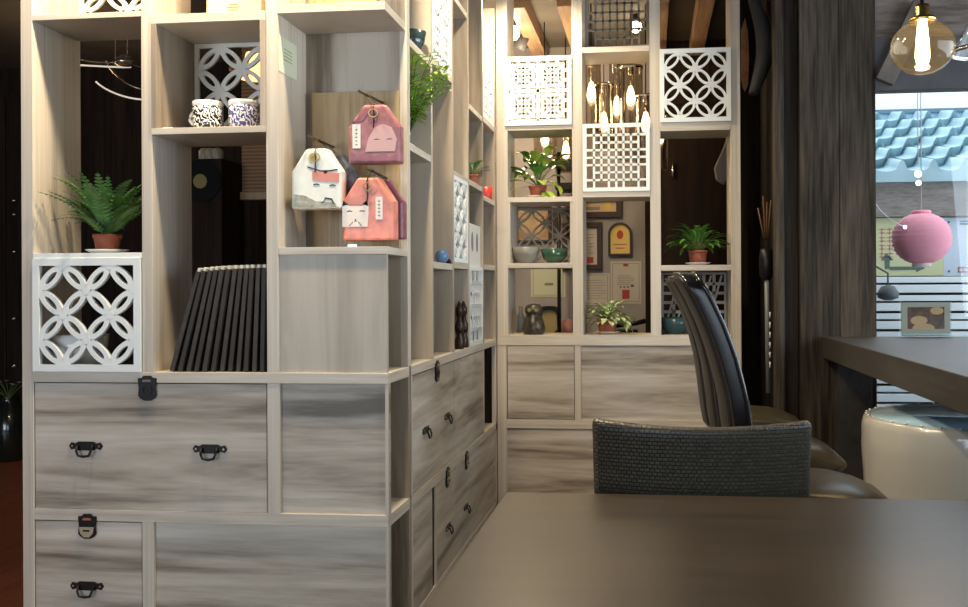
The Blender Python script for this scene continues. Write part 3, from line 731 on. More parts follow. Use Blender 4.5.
# ================================================================== BACK UNIT
t = back = thing('display_cabinet', 'far oak-grey shelf cabinet with white lattices and see-through openings', 'cabinet', (-.15, YB + .13, 0))
BX = lambda px, py=250: aty(px, py, YB).x
BZ = lambda py, px=600: aty(px, py, YB).z
Y1 = YB + DB
u = [(BX(497), BX(508)), (BX(572.5), BX(583)), (BX(650.5), BX(661)), (BX(731), BX(741))]
for a, b in u: B(a, b, YB, Y1, ZL1 if a < .3 else 0, TOP + .2).build('upright', W_EV, t, .0015)
zw0, zw1 = BZ(345.5), BZ(335)
B(u[0][0], u[3][0], YB - .003, Y1, zw0, zw1).build('worktop', W_E, t, .001)
xa, xb = u[0][0], u[3][0]
B(xa, u[0][1] - .01, YB, Y1, 0, zw0).build('stile', W_EV, t)
zq0, zq1 = BZ(429), BZ(420)
B(u[0][1] - .01, xb, YB, Y1, zq0, zq1).build('rail', W_E, t)
B(u[0][1] - .01, xb, YB + .004, Y1, 0, .09).build('plinth', W_E, t)
xm0, xm1 = BX(574), BX(580.5)
B(xm0, xm1, YB, Y1, zq1, zw0).build('stile', W_EV, t)
B(u[0][1] - .009, xm0 - .001, YB + .03, Y1, zq1 + .001, zw0 - .001).build('drawer_box', DARKGAP, t)
B(u[0][1] - .009 + gap, xm0 - gap, YB + .002, YB + .022, zq1 + gap, zw0 - gap).build('door', W_H, t, .001)
B(xm1, xb, YB + .012, YB + .03, zq1, zw0).build('front_panel', W_H, t)
B(u[0][1] - .01, xb, YB + .012, YB + .03, .09, zq0).build('front_panel', W_H, t)
def bshelf(ci, z0, z1, m=W_E, yf=YB - .002): B(u[ci][1], u[ci + 1][0], yf, Y1, z0, z1).build('shelf', m, t, .001)
# column 1
k1a, k1b, k1c = BZ(125.5, 540), BZ(197, 540), BZ(263, 540)
bshelf(0, BZ(130, 540), k1a); bshelf(0, BZ(202, 540), k1b); bshelf(0, BZ(268, 540), k1c)
mb = MB(); rice(mb, FM, u[0][1] - .012, u[1][0] - .001, k1a + .001, BZ(56.5, 540), YB - .010, YB + .008, .022)
mb.build('lattice_panel', WHITE, t)['label'] = 'white lattice of four star-shaped tiles'
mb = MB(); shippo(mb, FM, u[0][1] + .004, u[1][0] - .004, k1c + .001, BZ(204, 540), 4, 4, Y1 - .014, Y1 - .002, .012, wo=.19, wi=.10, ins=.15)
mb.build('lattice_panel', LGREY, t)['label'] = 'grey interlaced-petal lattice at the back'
B(u[0][1], u[0][1] + .012, YB, Y1, k1c, BZ(202, 540)).build('box_side', W_EV, t); B(u[1][0] - .012, u[1][0], YB, Y1, k1c, BZ(202, 540)).build('box_side', W_EV, t)
# column 2
k2a, k2b = BZ(46.5, 616), BZ(191.5, 616)
bshelf(1, BZ(52, 616), k2a); bshelf(1, BZ(197, 616), k2b)
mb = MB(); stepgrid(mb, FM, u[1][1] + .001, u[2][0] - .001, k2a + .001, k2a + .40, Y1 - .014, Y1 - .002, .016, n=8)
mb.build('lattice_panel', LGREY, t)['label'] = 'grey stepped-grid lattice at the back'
mb = MB(); stepgrid(mb, FM, u[1][1] + .001, u[2][0] - .001, k2b + .001, BZ(123.5, 616), YB - .008, YB + .008, .02, n=8)
mb.build('lattice_panel', WHITE, t)['label'] = 'white stepped-grid lattice'
# column 3
k3a, k3b = BZ(122, 696), BZ(265, 696)
bshelf(2, BZ(130.5, 696), k3a); bshelf(2, BZ(270.5, 696), k3b)
mb = MB(); shippo(mb, FM, u[2][1] - .002, u[3][0] + .004, k3a + .001, BZ(48.5, 696), 4, 4, YB - .010, YB + .008, .022, wo=.225, wi=.125, ins=.17)
mb.build('lattice_panel', WHITE, t)['label'] = 'white interlaced-petal lattice'
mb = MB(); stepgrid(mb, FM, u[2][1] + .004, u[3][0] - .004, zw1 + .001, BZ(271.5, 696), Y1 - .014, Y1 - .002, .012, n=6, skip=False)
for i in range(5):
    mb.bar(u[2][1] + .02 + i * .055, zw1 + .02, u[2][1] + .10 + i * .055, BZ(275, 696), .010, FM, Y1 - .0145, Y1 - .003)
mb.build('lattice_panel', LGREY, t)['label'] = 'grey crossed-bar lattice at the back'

# things on the back unit
R = random.Random(5)
def bpt(px, dy=.09): return aty(px, 280, YB + dy).x
x = bpt(538); zz = k1b
saucer('white saucer under the pothos in the far cabinet', (x, YB + .10, zz), .062)
broad_plant('potted_pothos', 'lush pothos with a trailing lime leaf in the far cabinet', (x, YB + .10, zz + .0055), .048, .062,
            [(R.uniform(0, 2 * PI), R.uniform(.75, 1.5), R.uniform(.06, .18), R.uniform(.075, .095), R.uniform(.055, .07), R.uniform(.9, 1.8), *((1,) if k % 5 == 4 else ())) for k in range(30)]
            + [(.3, 1.1, .14, .10, .075, 1.4, 1), (-.8, 1.2, .12, .09, .07, 1.5, 1), (PI, .55, .08, .10, .05, .8), (2.7, .8, .12, .11, .06, .8), (3.4, .1, .09, .13, .03, .5, 1), (-.5, .5, .06, .08, .06, 1.5, 1), (-1.2, .6, .05, .075, .06, 1.3, 1), (-.7, -.2, .07, .08, .055, .6, 1), (-.4, .2, .09, .08, .06, 1.8, 1), (-1.0, -.3, .08, .07, .05, .8, 1)], LEAF, extra=LEAF_Y)
x = bpt(607); zz = zw1
saucer('cream saucer under the small variegated plant on the far worktop', (x, YB + .11, zz), .066, mat('cream_saucer', (.62, .55, .42), .4))
broad_plant('potted_plant', 'small variegated plant spilling from a terracotta pot on the far worktop', (x, YB + .11, zz + .0055), .054, .075,
            [(R.uniform(0, 2 * PI), R.uniform(.0, 1.5), R.uniform(.025, .10), R.uniform(.035, .05), R.uniform(.025, .035), R.uniform(.5, 1.6)) for k in range(80)]
            + [(R.uniform(-.5, .5), R.uniform(-.2, .4), R.uniform(.07, .13), .045, .03, 1.2) for k in range(16)], LEAF_V)
x = bpt(698); zz = k3b
saucer('white saucer under the peace lily in the far cabinet', (x, YB + .10, zz), .066)
broad_plant('potted_lily', 'spreading dark green plant in terracotta pot at the right of the far cabinet', (x, YB + .10, zz + .0055), .050, .072,
            [(R.uniform(0, 2 * PI), R.uniform(.5, 1.45), R.uniform(.05, .11), R.uniform(.09, .13), R.uniform(.026, .036), R.uniform(.7, 1.5)) for k in range(56)], LEAF)
def bowl(label, px, dy, z, r, h, m):
    c = (bpt(px, dy), YB + dy, z)
    return tag(MB().lathe([(r * .5, 0), (r * .52, .006), (r * .82, h * .35), (r, h), (r * .96, h), (r * .78, h * .38), (r * .4, .012), (.001, .010)], c, 36).build('bowl', m), label, 'bowl', 'ceramic bowls in the far cabinet')
bowl('grey stoneware bowl left of the green one in the far cabinet', 526, .10, k1c, .075, .085, mat('grey_stoneware', (.20, .19, .17), .4))
bowl('dark green bowl beside the grey one in the far cabinet', 554.5, .10, k1c, .073, .075, mat('green_celadon', (.03, .085, .055), .2, coat=.4))
bowl('dark teal bowl behind the black chair backs in the far cabinet', 676, .13, zw1, .085, .085, mat('teal_glaze', (.03, .07, .075), .25))
# dark jar shaped like a bird
x = bpt(533.5, .06); c = (x, YB + .06, zw1)
tt = thing('ceramic_jar', 'dark brown owl-like ceramic jar on the far worktop', 'jar', c)
JAR = mat('dark_ash_glaze', (.05, .042, .028), .3, noise=.7, nscale=45, bump=.4)
MB().lathe([(.050, 0), (.056, .008), (.060, .035), (.050, .075), (.041, .095), (.038, .105)], c, 32).build('body', JAR, tt)
MB().lathe([(.040, .105), (.046, .115), (.047, .135), (.038, .152), (.015, .160), (.001, .162)], c, 32).build('head', JAR, tt)
for s in (-1, 1):
    MB().lathe([(.012, 0), (.010, .006), (.001, .011)], (c[0] + s * .028, c[1], c[2] + .146), 12).build('ear', JAR, tt)
mb = MB()
for s in (-1, 1): mb.prism([(c[0] + s * .018 + a, c[2] + .128 + b) for a, b in blob(0, 0, .009, .009)], FM, c[1] - .049, c[1] - .040)
mb.build('eyes', mat('amber_glaze', (.25, .20, .08), .2), tt)

# ================================================================== ROOM SHELL
CEIL = 2.82
FLOORM = wood('red_brown_floor', 'y', (.30, .085, .038), (.44, .13, .058), (.54, .17, .08), across=8, along=.8, rough=.4)
struct(B(-2.02, 2.72, -3.2, 6.95, -.1, 0).build('floor', mat('neutral_bounce_floor', (.16, .155, .15), .5, noise=.15, nscale=5)))  # hidden floor made neutral grey to keep red bounce off the drawers
struct(B(-6.2, -2.02, -3.2, 6.95, -.1, 0).build('floor_left', FLOORM))
struct(B(-6.2, 2.72, -3.2, 4.87, CEIL, CEIL + .1).build('ceiling', mat('dark_ceiling', (.022, .018, .014), .9, spec=0)))
CEILB = mat('beige_ceiling', (.14, .125, .10), .8, noise=.15, nscale=4)
struct(B(-6.2, .62, 4.87, 6.95, CEIL, CEIL + .1).build('ceiling_back_room', CEILB))
struct(B(-6.2, -6.1, -3.2, 6.95, 0, CEIL).build('wall_left', DKWOOD))
struct(B(-6.1, -1.35, 6.85, 6.95, 0, CEIL).build('wall_back_left', DKWOOD))
YW = 6.75
struct(B(-1.35, .62, YW, 6.95, 0, CEIL).build('wall_back', PLASTER))
struct(B(-1.35, -1.25, 5.45, YW, 0, CEIL).build('wall_partition', PLASTER))
REARW = mat('rear_wall_plaster', (.42, .38, .33), .8)
mb = MB(); mb.box(-6.2, 2.72, -3.3, -3.2, 0, .8).box(-6.2, 2.72, -3.3, -3.2, 2.4, CEIL).box(-6.2, -4.2, -3.3, -3.2, .8, 2.4).box(-1.8, -.6, -3.3, -3.2, .8, 2.4).box(1.8, 2.72, -3.3, -3.2, .8, 2.4)
struct(mb.build('wall_rear', REARW))
mb = MB(); mb.box(2.62, 2.72, -3.2, 4.87, 0, .8).box(2.62, 2.72, -3.2, 4.87, 2.3, CEIL).box(2.62, 2.72, -3.2, .6, .8, 2.3).box(2.62, 2.72, 4.2, 4.87, .8, 2.3)
struct(mb.build('wall_right', PLANK))
YP = 4.75
pxl = aty(776, 300, YP).x; pxr = aty(877, 300, YP).x
struct(B(pxl + .02, pxl + .08, YP + .12, 6.85, 0, CEIL).build('wall_recess', PLANK_D))
# window wall : boards of the post, strip above the window, dark recess board
def board(x0, x1, y0, m, z0=0, z1=CEIL): return B(x0, x1, y0, YP + .12, z0, z1)
xs = [pxl, aty(785, 300, YP).x, aty(800, 300, YP).x, aty(840, 300, YP).x, pxr]
w = thing('wooden_post', 'broad weathered plank post between the shelves and the window', 'post', ((pxl + pxr) / 2, YP + .06, 0))
for i, (yo, m) in enumerate(((.0, PLANK), (.04, PLANK_D), (.0, PLANK), (.004, PLANK))):
    board(xs[i] + (.0008 if i else 0), xs[i + 1] - .0008, YP + yo, m).build('plank', m, w, .004)
zwin = aty(920, 88, YP).z
struct(B(pxr, 2.62, YP + .02, YP + .12, zwin + .0, zwin + .24).build('trim_1', mat('grey_lintel', (.060, .058, .060), .6, noise=.2, nscale=10)))
PLANK_T = wood('pinkish_brown_plank', 'x', (.09, .068, .055), (.16, .125, .105), (.22, .18, .15), across=9, along=.8, rough=.6)
struct(B(pxr, 2.62, YP + .05, YP + .12, zwin + .24, CEIL).build('wall_window', PLANK_T))
p0, p1 = aty(884, 82, YP), aty(922, 4, YP)
mb = MB(); mb.bar(p0.x, p0.z, p1.x, p1.z, .085, FM, YP - .02, YP + .019); tag(mb.build('diagonal_brace', mat('grey_brown_brace', (.12, .10, .085), .6, noise=.3, nscale=12), None, .004), 'slanting grey wooden brace above the window by the post', 'brace')
wn = B(pxr + .001, 2.615, YP + .075, YP + .08, .45, zwin - .001).build('window_1', GLASS); struct(wn)
mb = MB(); mb.box(pxr, 2.62, YP + .05, YP + .12, .36, .45); struct(mb.build('trim_2', mat('window_sill_paint', (.5, .52, .54), .5)))
struct(B(pxr, 2.62, YP + .03, YP + .12, 0, .36).build('wall_window_base', PLANK_D))

# ================================================================== DARK RECESS BETWEEN SHELF AND POST
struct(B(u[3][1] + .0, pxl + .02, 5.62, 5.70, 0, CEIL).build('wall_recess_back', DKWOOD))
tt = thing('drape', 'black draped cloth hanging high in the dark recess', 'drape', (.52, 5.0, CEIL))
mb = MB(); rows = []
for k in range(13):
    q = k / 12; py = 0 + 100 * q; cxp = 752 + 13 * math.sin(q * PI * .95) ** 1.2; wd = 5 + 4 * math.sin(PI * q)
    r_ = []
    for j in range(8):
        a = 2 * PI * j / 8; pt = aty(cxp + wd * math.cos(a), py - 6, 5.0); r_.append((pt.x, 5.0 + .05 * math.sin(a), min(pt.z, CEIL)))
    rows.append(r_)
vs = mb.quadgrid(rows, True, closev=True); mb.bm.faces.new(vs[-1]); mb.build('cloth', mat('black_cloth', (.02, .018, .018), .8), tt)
tt = thing('torn_paper', 'torn orange-tan paper strip beside the far cabinet edge', 'paper', aty(747, 50, 5.6))
pl = [(741, 30), (745, 18), (748, 32), (749, 60), (748, 85), (745, 92), (743, 88), (741, 78)]
mb = MB(); mb.prism([(aty(a, b, 5.615).x, aty(a, b, 5.615).z) for a, b in pl], FM, 5.612, 5.619); mb.build('sheet', mat('orange_tan_paper', (.55, .28, .13), .6, noise=.2, nscale=20), tt)
# hanging pole with measure marks and bundle of orange sticks
c = aty(768.5, 300, 4.98)
tt = thing('hanging_pole', 'slim grey pole with white dashes hanging in the dark recess', 'pole', (c.x, 4.98, aty(768, 393, 4.98).z))
MB().tube([aty(768.5, 393, 4.98), aty(766.5, 262, 4.98)], .012, 12).build('rod', mat('grey_tube', (.16, .165, .165), .35), tt)
mb = MB()
for k in range(6):
    a = aty(770, 312 + k * 10, 4.966); b = aty(770, 318 + k * 10, 4.966); mb.tube([a, b], .0035, 6)
mb.build('dash_marks', mat('white_tape', (.7, .7, .7), .4), tt)
MB().lathe([(.018, 0), (.034, .02), (.036, .10), (.030, .15), (.018, .155)], (aty(766.5, 262, 4.98).x, 4.98, aty(766.5, 280, 4.98).z), 16).build('holder', BLACKM, tt)
c2 = aty(765, 230, 4.98)
for k, (px, py) in enumerate(((758, 208), (763, 196), (767, 202), (771, 200))):
    tag(MB().tube([aty(764 + k * 1.2, 238, 4.98 + .01 * k), aty(px, py, 4.98 + .01 * k)], .0035, 8).build('incense_stick', mat('orange_stick_%d' % k, (.13, .06, .022), .7)),
        'orange stick in the bundle above the hanging pole, ' + ['leftmost', 'second from left', 'third from left', 'rightmost'][k], 'stick', 'bundle of orange sticks')

# ================================================================== BACK ROOM SEEN THROUGH THE FAR CABINET
yc = YW
def WP(px, py, d=.0): return aty(px, py, yc - d)
for nm, px0, px1 in (('a', 536, 545), ('b', 575, 583), ('c', 653, 661), ('d', 689, 698)):
    A, Bq = WP(px0, 52), WP(px1, 52)
    lab = {'a': 'leftmost rafter above the star-tile lattice', 'b': 'rafter behind the second upright of the far cabinet', 'c': 'rafter with a pale end just right of the stepped grid', 'd': 'rafter above the white petal lattice at right'}[nm]
    tag(B(A.x, Bq.x + .03, 5.42, YW - .002, CEIL - .10, CEIL - .001).build('ceiling_beam', BEAMW, None, .004), lab, 'beam', 'ceiling rafters of the back room')
def framed(name, label, px0, px1, py0, py1, fw, fm, pm, marks=(), d=.03, cat='picture'):
    A, Bq = WP(px0, py1, d), WP(px1, py0, d)
    tt = thing(name, label, cat, ((A.x + Bq.x) / 2, yc - d / 2, A.z))
    if fw:
        mb = MB(); mb.ring([(A.x, A.z), (Bq.x, A.z), (Bq.x, Bq.z), (A.x, Bq.z)], [(A.x + fw, A.z + fw), (Bq.x - fw, A.z + fw), (Bq.x - fw, Bq.z - fw), (A.x + fw, Bq.z - fw)], FM, yc - d, yc - .001)
        mb.build('frame', fm, tt, .003)
    B(A.x + fw, Bq.x - fw, yc - (.008 if fw else .003), yc - .001, A.z + fw, Bq.z - fw).build('sheet', pm, tt)
    yf = yc - (.0085 if fw else .0035)
    groups = {}
    for u0, v0, u1, v1, mm in marks: groups.setdefault(mm.name, (mm, []))[1].append((u0, v0, u1, v1))
    for mm, L in groups.values():
        mb = MB()
        if mm is REDINK:
            for u0, v0, u1, v1 in L: MB().box(A.x + (Bq.x - A.x) * u0, A.x + (Bq.x - A.x) * u1, yf - .001, yf + .0003, A.z + (Bq.z - A.z) * v0, A.z + (Bq.z - A.z) * v1).build('heading' if v0 > .8 else 'seal', mm, tt)
            continue
        for u0, v0, u1, v1 in L:
            mb.box(A.x + (Bq.x - A.x) * u0, A.x + (Bq.x - A.x) * u1, yf - .001, yf + .0003, A.z + (Bq.z - A.z) * v0, A.z + (Bq.z - A.z) * v1)
        mb.build('print', mm, tt)
    return tt
CERT = mat('certificate_paper', (.58, .54, .47), .6); TANP = mat('tan_picture', (.45, .30, .15), .5, noise=.4, nscale=8)
GREYINK = mat('grey_ink', (.24, .22, .20), .7)
lines = lambda n, v0, v1, a=.12, b=.88, mm=None: [(a, v0 + (v1 - v0) * k / n, b - .12 * (k % 3 == 1), v0 + (v1 - v0) * k / n + .012, mm or GREYINK) for k in range(n)]
bord = [(.06, .05, .94, .06, GREYINK), (.06, .94, .94, .95, GREYINK), (.06, .05, .075, .95, GREYINK), (.925, .05, .94, .95, GREYINK)]
framed('framed_certificate', 'wide dark-framed certificate with a gold seal, highest on the back wall', 566, 622, 195, 218, .04, FRAMEW, mat('gold_certificate', (.55, .42, .24), .5), [(.3, .35, .6, .5, GREYINK), (.68, .35, .8, .72, GOLD)])
framed('framed_certificate', 'tall dark-framed certificate with a red seal left of the arched plaque', 562, 602, 222, 270, .035, FRAMEW, CERT, lines(7, .35, .8, .2, .8) + [(.62, .14, .78, .27, REDINK)])
# arched gold plaque
A, Bq = WP(608, 256, .03), WP(632, 222, .03)
tt = thing('award_plaque', 'arched gold award plaque in a dark frame on the back wall', 'plaque', ((A.x + Bq.x) / 2, yc - .02, A.z))
def arch(x0, x1, z0, z1, n=12):
    r = (x1 - x0) / 2; return [(x0, z0), (x1, z0)] + [(x0 + r + r * math.cos(PI * k / n), z1 - r + r * math.sin(PI * k / n)) for k in range(n + 1)]
mb = MB(); mb.ring(arch(A.x, Bq.x, A.z, Bq.z), arch(A.x + .016, Bq.x - .016, A.z + .016, Bq.z - .016), FM, yc - .03, yc - .001); mb.build('frame', FRAMEW, tt, .003)
mb = MB(); mb.prism(arch(A.x + .016, Bq.x - .016, A.z + .016, Bq.z - .016), FM, yc - .012, yc - .001); mb.build('plate', GOLD, tt)
mb = MB(); cx_ = (A.x + Bq.x) / 2; cz_ = (A.z + Bq.z) / 2
mb.prism([(cx_ + a, cz_ + .03 + b) for a, b in blob(0, 0, .022, .03)], FM, yc - .014, yc - .0121); mb.bar(cx_ - .045, cz_ - .035, cx_ + .045, cz_ - .035, .006, FM, yc - .014, yc - .0121); mb.bar(cx_ - .03, cz_ - .06, cx_ + .03, cz_ - .06, .006, FM, yc - .014, yc - .0121)
mb.build('emblem', REDINK, tt)
framed('paper_certificate', 'paper certificate with red heading and square red seal below the arched plaque', 610.5, 641, 261, 304, 0, None, CERT, bord + lines(5, .45, .7, .22, .78) + [(.42, .88, .58, .95, REDINK), (.38, .12, .62, .33, REDINK), (.3, .38, .36, .41, INK), (.42, .38, .48, .41, INK), (.54, .38, .6, .41, INK), (.66, .40, .76, .44, INK)], cat='certificate')
framed('paper_certificate', 'plain lined paper certificate left of the red-sealed one', 578, 609.5, 273, 305, 0, None, CERT, bord + lines(8, .2, .85), cat='certificate')
framed('poster', 'pale green poster on the back wall behind the far cabinet', 530.5, 565, 265, 297, 0, None, PAPER_G, bord + [(.4, .36, .65, .44, GREYINK)], cat='poster')
framed('framed_picture', 'tan framed picture behind the grey petal lattice', 515, 551, 205, 243, .02, FRAMEW, TANP)
framed('framed_picture', 'dark framed picture right of the tan one behind the grey petal lattice', 553, 574, 207, 240, .03, FRAMEW, mat('dim_picture', (.2, .17, .13), .5))
# door at right
xd0, xd1 = WP(645, 200).x, .615
dkd = wood('door_brown', 'z', (.012, .006, .004), (.020, .011, .007), (.030, .017, .010), across=12, along=.7, rough=.6, spec=.15)
d_ = B(xd0 + .09, xd1, YW - .05, YW - .001, 0, 2.4).build('door_1', dkd); struct(d_)
o = MB().tube([(WP(673, 178, .06).x, YW - .065, WP(673, 178, .06).z), (WP(673, 163, .06).x, YW - .065, WP(673, 163, .06).z)], .012, 10).build('door_handle', CHROME, d_)
struct(B(xd0, xd0 + .09, YW - .07, YW - .001, 0, 2.45).build('trim_3', DKWOOD)); struct(B(xd0 + .09, xd1, YW - .07, YW - .001, 2.4, CEIL).build('trim_4', DKWOOD))
# pale bag hanging at the right, equipment stand below
A = aty(726, 150, 6.1)
tt = thing('hanging_bag', 'pale folded cloth bag hanging high inside the far cabinet opening', 'bag', A)
mb = MB(); pts = [(731, 122), (734, 135), (732, 168), (724, 185), (716, 180), (714, 168), (724, 146)]
mb.prism([(aty(a, b, 6.1).x, aty(a, b, 6.1).z) for a, b in pts], FM, 6.07, 6.13); mb.build('cloth', mat('grey_cloth', (.22, .20, .17), .8), tt, .01)
MB().tube([aty(732, 124, 6.1), (aty(731, 100, 6.1).x, 6.1, CEIL)], .003, 6).build('strap', BLACKM, tt)
tt = thing('amplifier_stand', 'black music stand with two shelves behind the pothos', 'stand', (aty(562, 180, 6.2).x, 6.2, 0))
A, Bq = aty(556, 190, 6.2), aty(574, 160, 6.2)
B(A.x, Bq.x, 6.15, 6.4, Bq.z - .05, Bq.z).build('shelf', BLACKM, tt); B(A.x, Bq.x, 6.15, 6.4, A.z, A.z + .04).build('shelf', BLACKM, tt)
for x_ in (A.x + .01, Bq.x - .01): MB().tube([(x_, 6.27, 0), (x_, 6.27, Bq.z + .06)], .012, 8).build('post', BLACKM, tt)
# sideboard under the certificates with a tray and pink jar
xs0, xs1 = aty(505, 338, 6.5).x, aty(640, 338, 6.5).x
zs = aty(560, 337, 6.5).z
sb = thing('sideboard', 'low dark sideboard against the back wall below the certificates', 'sideboard', ((xs0 + xs1) / 2, 6.6, 0))
B(xs0, xs1, 6.42, YW - .08, .06, zs - .03).build('body', DKWOOD, sb); B(xs0 - .01, xs1, 6.40, YW - .075, zs - .03, zs).build('top', mat('grey_worktop', (.16, .145, .13), .5), sb, .003); B(xs0 + .02, xs1 - .02, 6.45, YW - .1, 0, .06).build('plinth', DKWOOD, sb)
tt = thing('framed_tray', 'rounded black tray with a yellow centre propped behind the owl jar', 'tray', (aty(550, 335, 6.55).x, 6.55, zs))
A, Bq = aty(538, 334, 6.55), aty(561, 306, 6.55); A.z = zs
def rr(x0, x1, z0, z1, r, n=5):
    P = []
    for cx_, cz_, a0_ in ((x1 - r, z0 + r, -PI / 2), (x1 - r, z1 - r, 0), (x0 + r, z1 - r, PI / 2), (x0 + r, z0 + r, PI)):
        P += [(cx_ + r * math.cos(a0_ + PI / 2 * k / n), cz_ + r * math.sin(a0_ + PI / 2 * k / n)) for k in range(n + 1)]
    return P
mb = MB(); mb.ring(rr(A.x, Bq.x, A.z, Bq.z, .05), rr(A.x + .025, Bq.x - .025, A.z + .025, Bq.z - .025, .035), FM, 6.53, 6.56); mb.build('rim', LEATHER, tt)
mb = MB(); mb.prism(rr(A.x + .02, Bq.x - .02, A.z + .02, Bq.z - .02, .035), FM, 6.55, 6.558); mb.build('centre', mat('yellow_panel', (.45, .36, .16), .5), tt)
tag(MB().lathe([(.05, 0), (.07, .02), (.075, .06), (.05, .10), (.02, .115), (.001, .118)], (aty(568, 330, 6.55).x, 6.55, zs), 24).build('jar', mat('dusty_pink_glaze', (.42, .20, .18), .4)), 'dusty pink round jar on the sideboard', 'jar')
for k, (px, col_) in enumerate(((514, (.30, .34, .30)), (521, (.16, .18, .20)))):
    tag(MB().lathe([(.026, 0), (.028, .01), (.028, .12), (.012, .16), (.012, .20), (.001, .202)], (aty(px, 330, 6.55).x, 6.55, zs), 20).build('bottle', mat('bottle_glaze_%d' % k, col_, .25)), ['pale bottle at the left end of the sideboard', 'dark bottle next to the pale one on the sideboard'][k], 'bottle')
def box_thing(nm, label, cat, px0, px1, Y0, Y1_, h, m): pass
tt = thing('desk_phone', 'small dark telephone at the right end of the sideboard', 'telephone', (aty(630, 335, 6.5).x, 6.5, zs))
xx = aty(627, 335, 6.5).x
B(xx - .07, xx + .07, 6.45, 6.58, zs, zs + .05).build('base', BLACKM, tt, .01); MB().tube([(xx - .09, 6.5, zs + .07), (xx - .04, 6.5, zs + .078), (xx + .06, 6.5, zs + .09), (xx + .12, 6.5, zs + .105)], .016, 10).build('handset', BLACKM, tt)

# smoked-glass pendant lamps
def tube_pendant(label, px, py0, py1, r, Y, bulb, lit=True):
    A, Bq = aty(px, py1, Y), aty(px, py0, Y)
    tt = thing('pendant_lamp', label, 'lamp', (A.x, Y, A.z), 'smoked-glass pendant cluster')
    h = Bq.z - A.z
    MB().lathe([(r, 0), (r, h * .97)], (A.x, Y, A.z), 24, cap0=False).build('shade', SMOKE, tt)
    MB().lathe([(r, h * .97 - .004), (r * 1.04, h * .97), (r * 1.02, h), (r * .3, h + .004), (.001, h + .004)], (A.x, Y, A.z), 24).build('cap', CHROME, tt)
    MB().lathe([(.012, 0), (.016, -.01), (.016, -.05), (.012, -.055)], (A.x, Y, Bq.z), 12, cap1=True).build('socket', CHROME, tt)
    MB().tube([(A.x, Y, Bq.z), (A.x, Y, CEIL)], .004, 6).build('cord', BLACKM, tt)
    bz = aty(px, bulb, Y).z; bh = .11
    MB().lathe([(.001, -bh * .55), (.018, -bh * .45), (.026, -bh * .2), (.022, bh * .15), (.013, bh * .42), (.012, bh * .5)], (A.x, Y, bz), 16, cap1=True).build('bulb', FILAM if lit else CHROME, tt)
    if max(0, Bq.z - .055 - (bz + bh * .5)) > .005: MB().tube([(A.x, Y, bz + bh * .49), (A.x, Y, Bq.z - .05)], .005, 6).build('stem', CHROME, tt)
FILAM = emit('warm_filament_lamp', (1, .74, .40), 9)
for a in (('smoked pendant lamp with tall glowing bulb, leftmost of the cluster', 591.5, 58, 132, .056, 5.75, 92), ('smoked pendant lamp with low bulb above the left of the grid lattice', 604, 84, 150, .060, 5.95, 122),
          ('smoked pendant lamp in the middle of the cluster', 617, 60, 140, .048, 6.2, 106), ('tall smoked pendant lamp with a long bulb right of the middle', 631, 66, 160, .070, 5.9, 96),
          ('smoked pendant lamp with low bulb at the right of the cluster', 646, 95, 165, .058, 5.8, 122), ('smoked pendant lamp behind the upright right of the grid lattice', 660, 110, 170, .05, 6.0, 134),
          ('smoked pendant lamp seen through the opening above the pothos', 545, 118, 165, .07, 6.1, 137), ('smoked pendant lamp at the right edge of the pothos opening', 566, 120, 172, .07, 6.5, 150)):
    tube_pendant(*a)
def globe(label, px, py, r, Y):
    c = aty(px, py, Y)
    tt = thing('globe_lamp', label, 'lamp', tuple(c), 'bright round globe lamps')
    MB().lathe([(.001, -r)] + [(r * math.sin(PI * k / 12), -r * math.cos(PI * k / 12)) for k in range(1, 12)] + [(.001, r)], c, 20, cap0=False).build('globe', GLOBE, tt)
    MB().lathe([(.02, 0), (.02, .05), (.008, .06)], (c.x, c.y, c.z + r - .004), 12, cap1=True).build('cap', BLACKM, tt)
    MB().tube([(c.x, Y, c.z + r + .05), (c.x, Y, CEIL)], .004, 6).build('cord', BLACKM, tt)
globe('bright round globe lamp above the star-tile lattice', 512, 33, .045, 5.8)
globe('bright small globe lamp inside the upper grid lattice', 636, 27, .034, 6.0)
tt = thing('spotlight', 'dark cylinder spotlight hanging by the bright globe lamp', 'lamp', aty(521, 40, 6.1))
MB().tube([aty(517, 49, 6.1), aty(524, 33, 6.1)], .045, 16).build('body', mat('grey_spot', (.10, .10, .10), .5), tt); MB().tube([aty(524, 33, 6.1), (aty(524, 33, 6.1).x, 6.1, CEIL)], .008, 8).build('bracket', BLACKM, tt)

# ================================================================== DARK DINING ROOM AT THE LEFT
c = aty(10, 463, 6.2); c.z = 0
tt = thing('floor_vase', 'tall dark vase with tiny white flowers on the red floor at far left', 'vase', (c.x, 6.55, 0))
cx_ = aty(9, 440, 6.55).x
MB().lathe([(.10, 0), (.12, .01), (.125, .20), (.115, .34), (.07, .40), (.06, .44), (.065, .45), (.05, .45), (.05, .40)], (cx_, 6.55, 0), 24).build('body', mat('black_vase_glaze', (.014, .018, .014), .2, coat=.5), tt)
ms = MB(); mf = MB(); R = random.Random(8)
for k in range(12):
    P = arc((cx_, 6.55, .42), R.uniform(0, 2 * PI), R.uniform(.8, 1.5), R.uniform(.10, .2), .4, 5); ms.tube(P, .003, 5)
    for q in range(5): leaf(mf, P[-1], q * 1.257, .5, .022, .018, .5, 3)
ms.build('stems', STEM, tt); mf.build('flowers', PORC, tt)
tt = thing('tall_cabinet', 'tall near-black cabinet with small metal knobs at the far left edge', 'cabinet', (-4.75, 6.72, 0))
cxa, cxb = aty(-30, 300, 6.6).x, aty(19, 300, 6.6).x
B(cxa, cxb + .3, 6.62, 6.84, .0, 2.6).build('body', DKWOOD, tt)
xd = aty(6, 300, 6.6).x
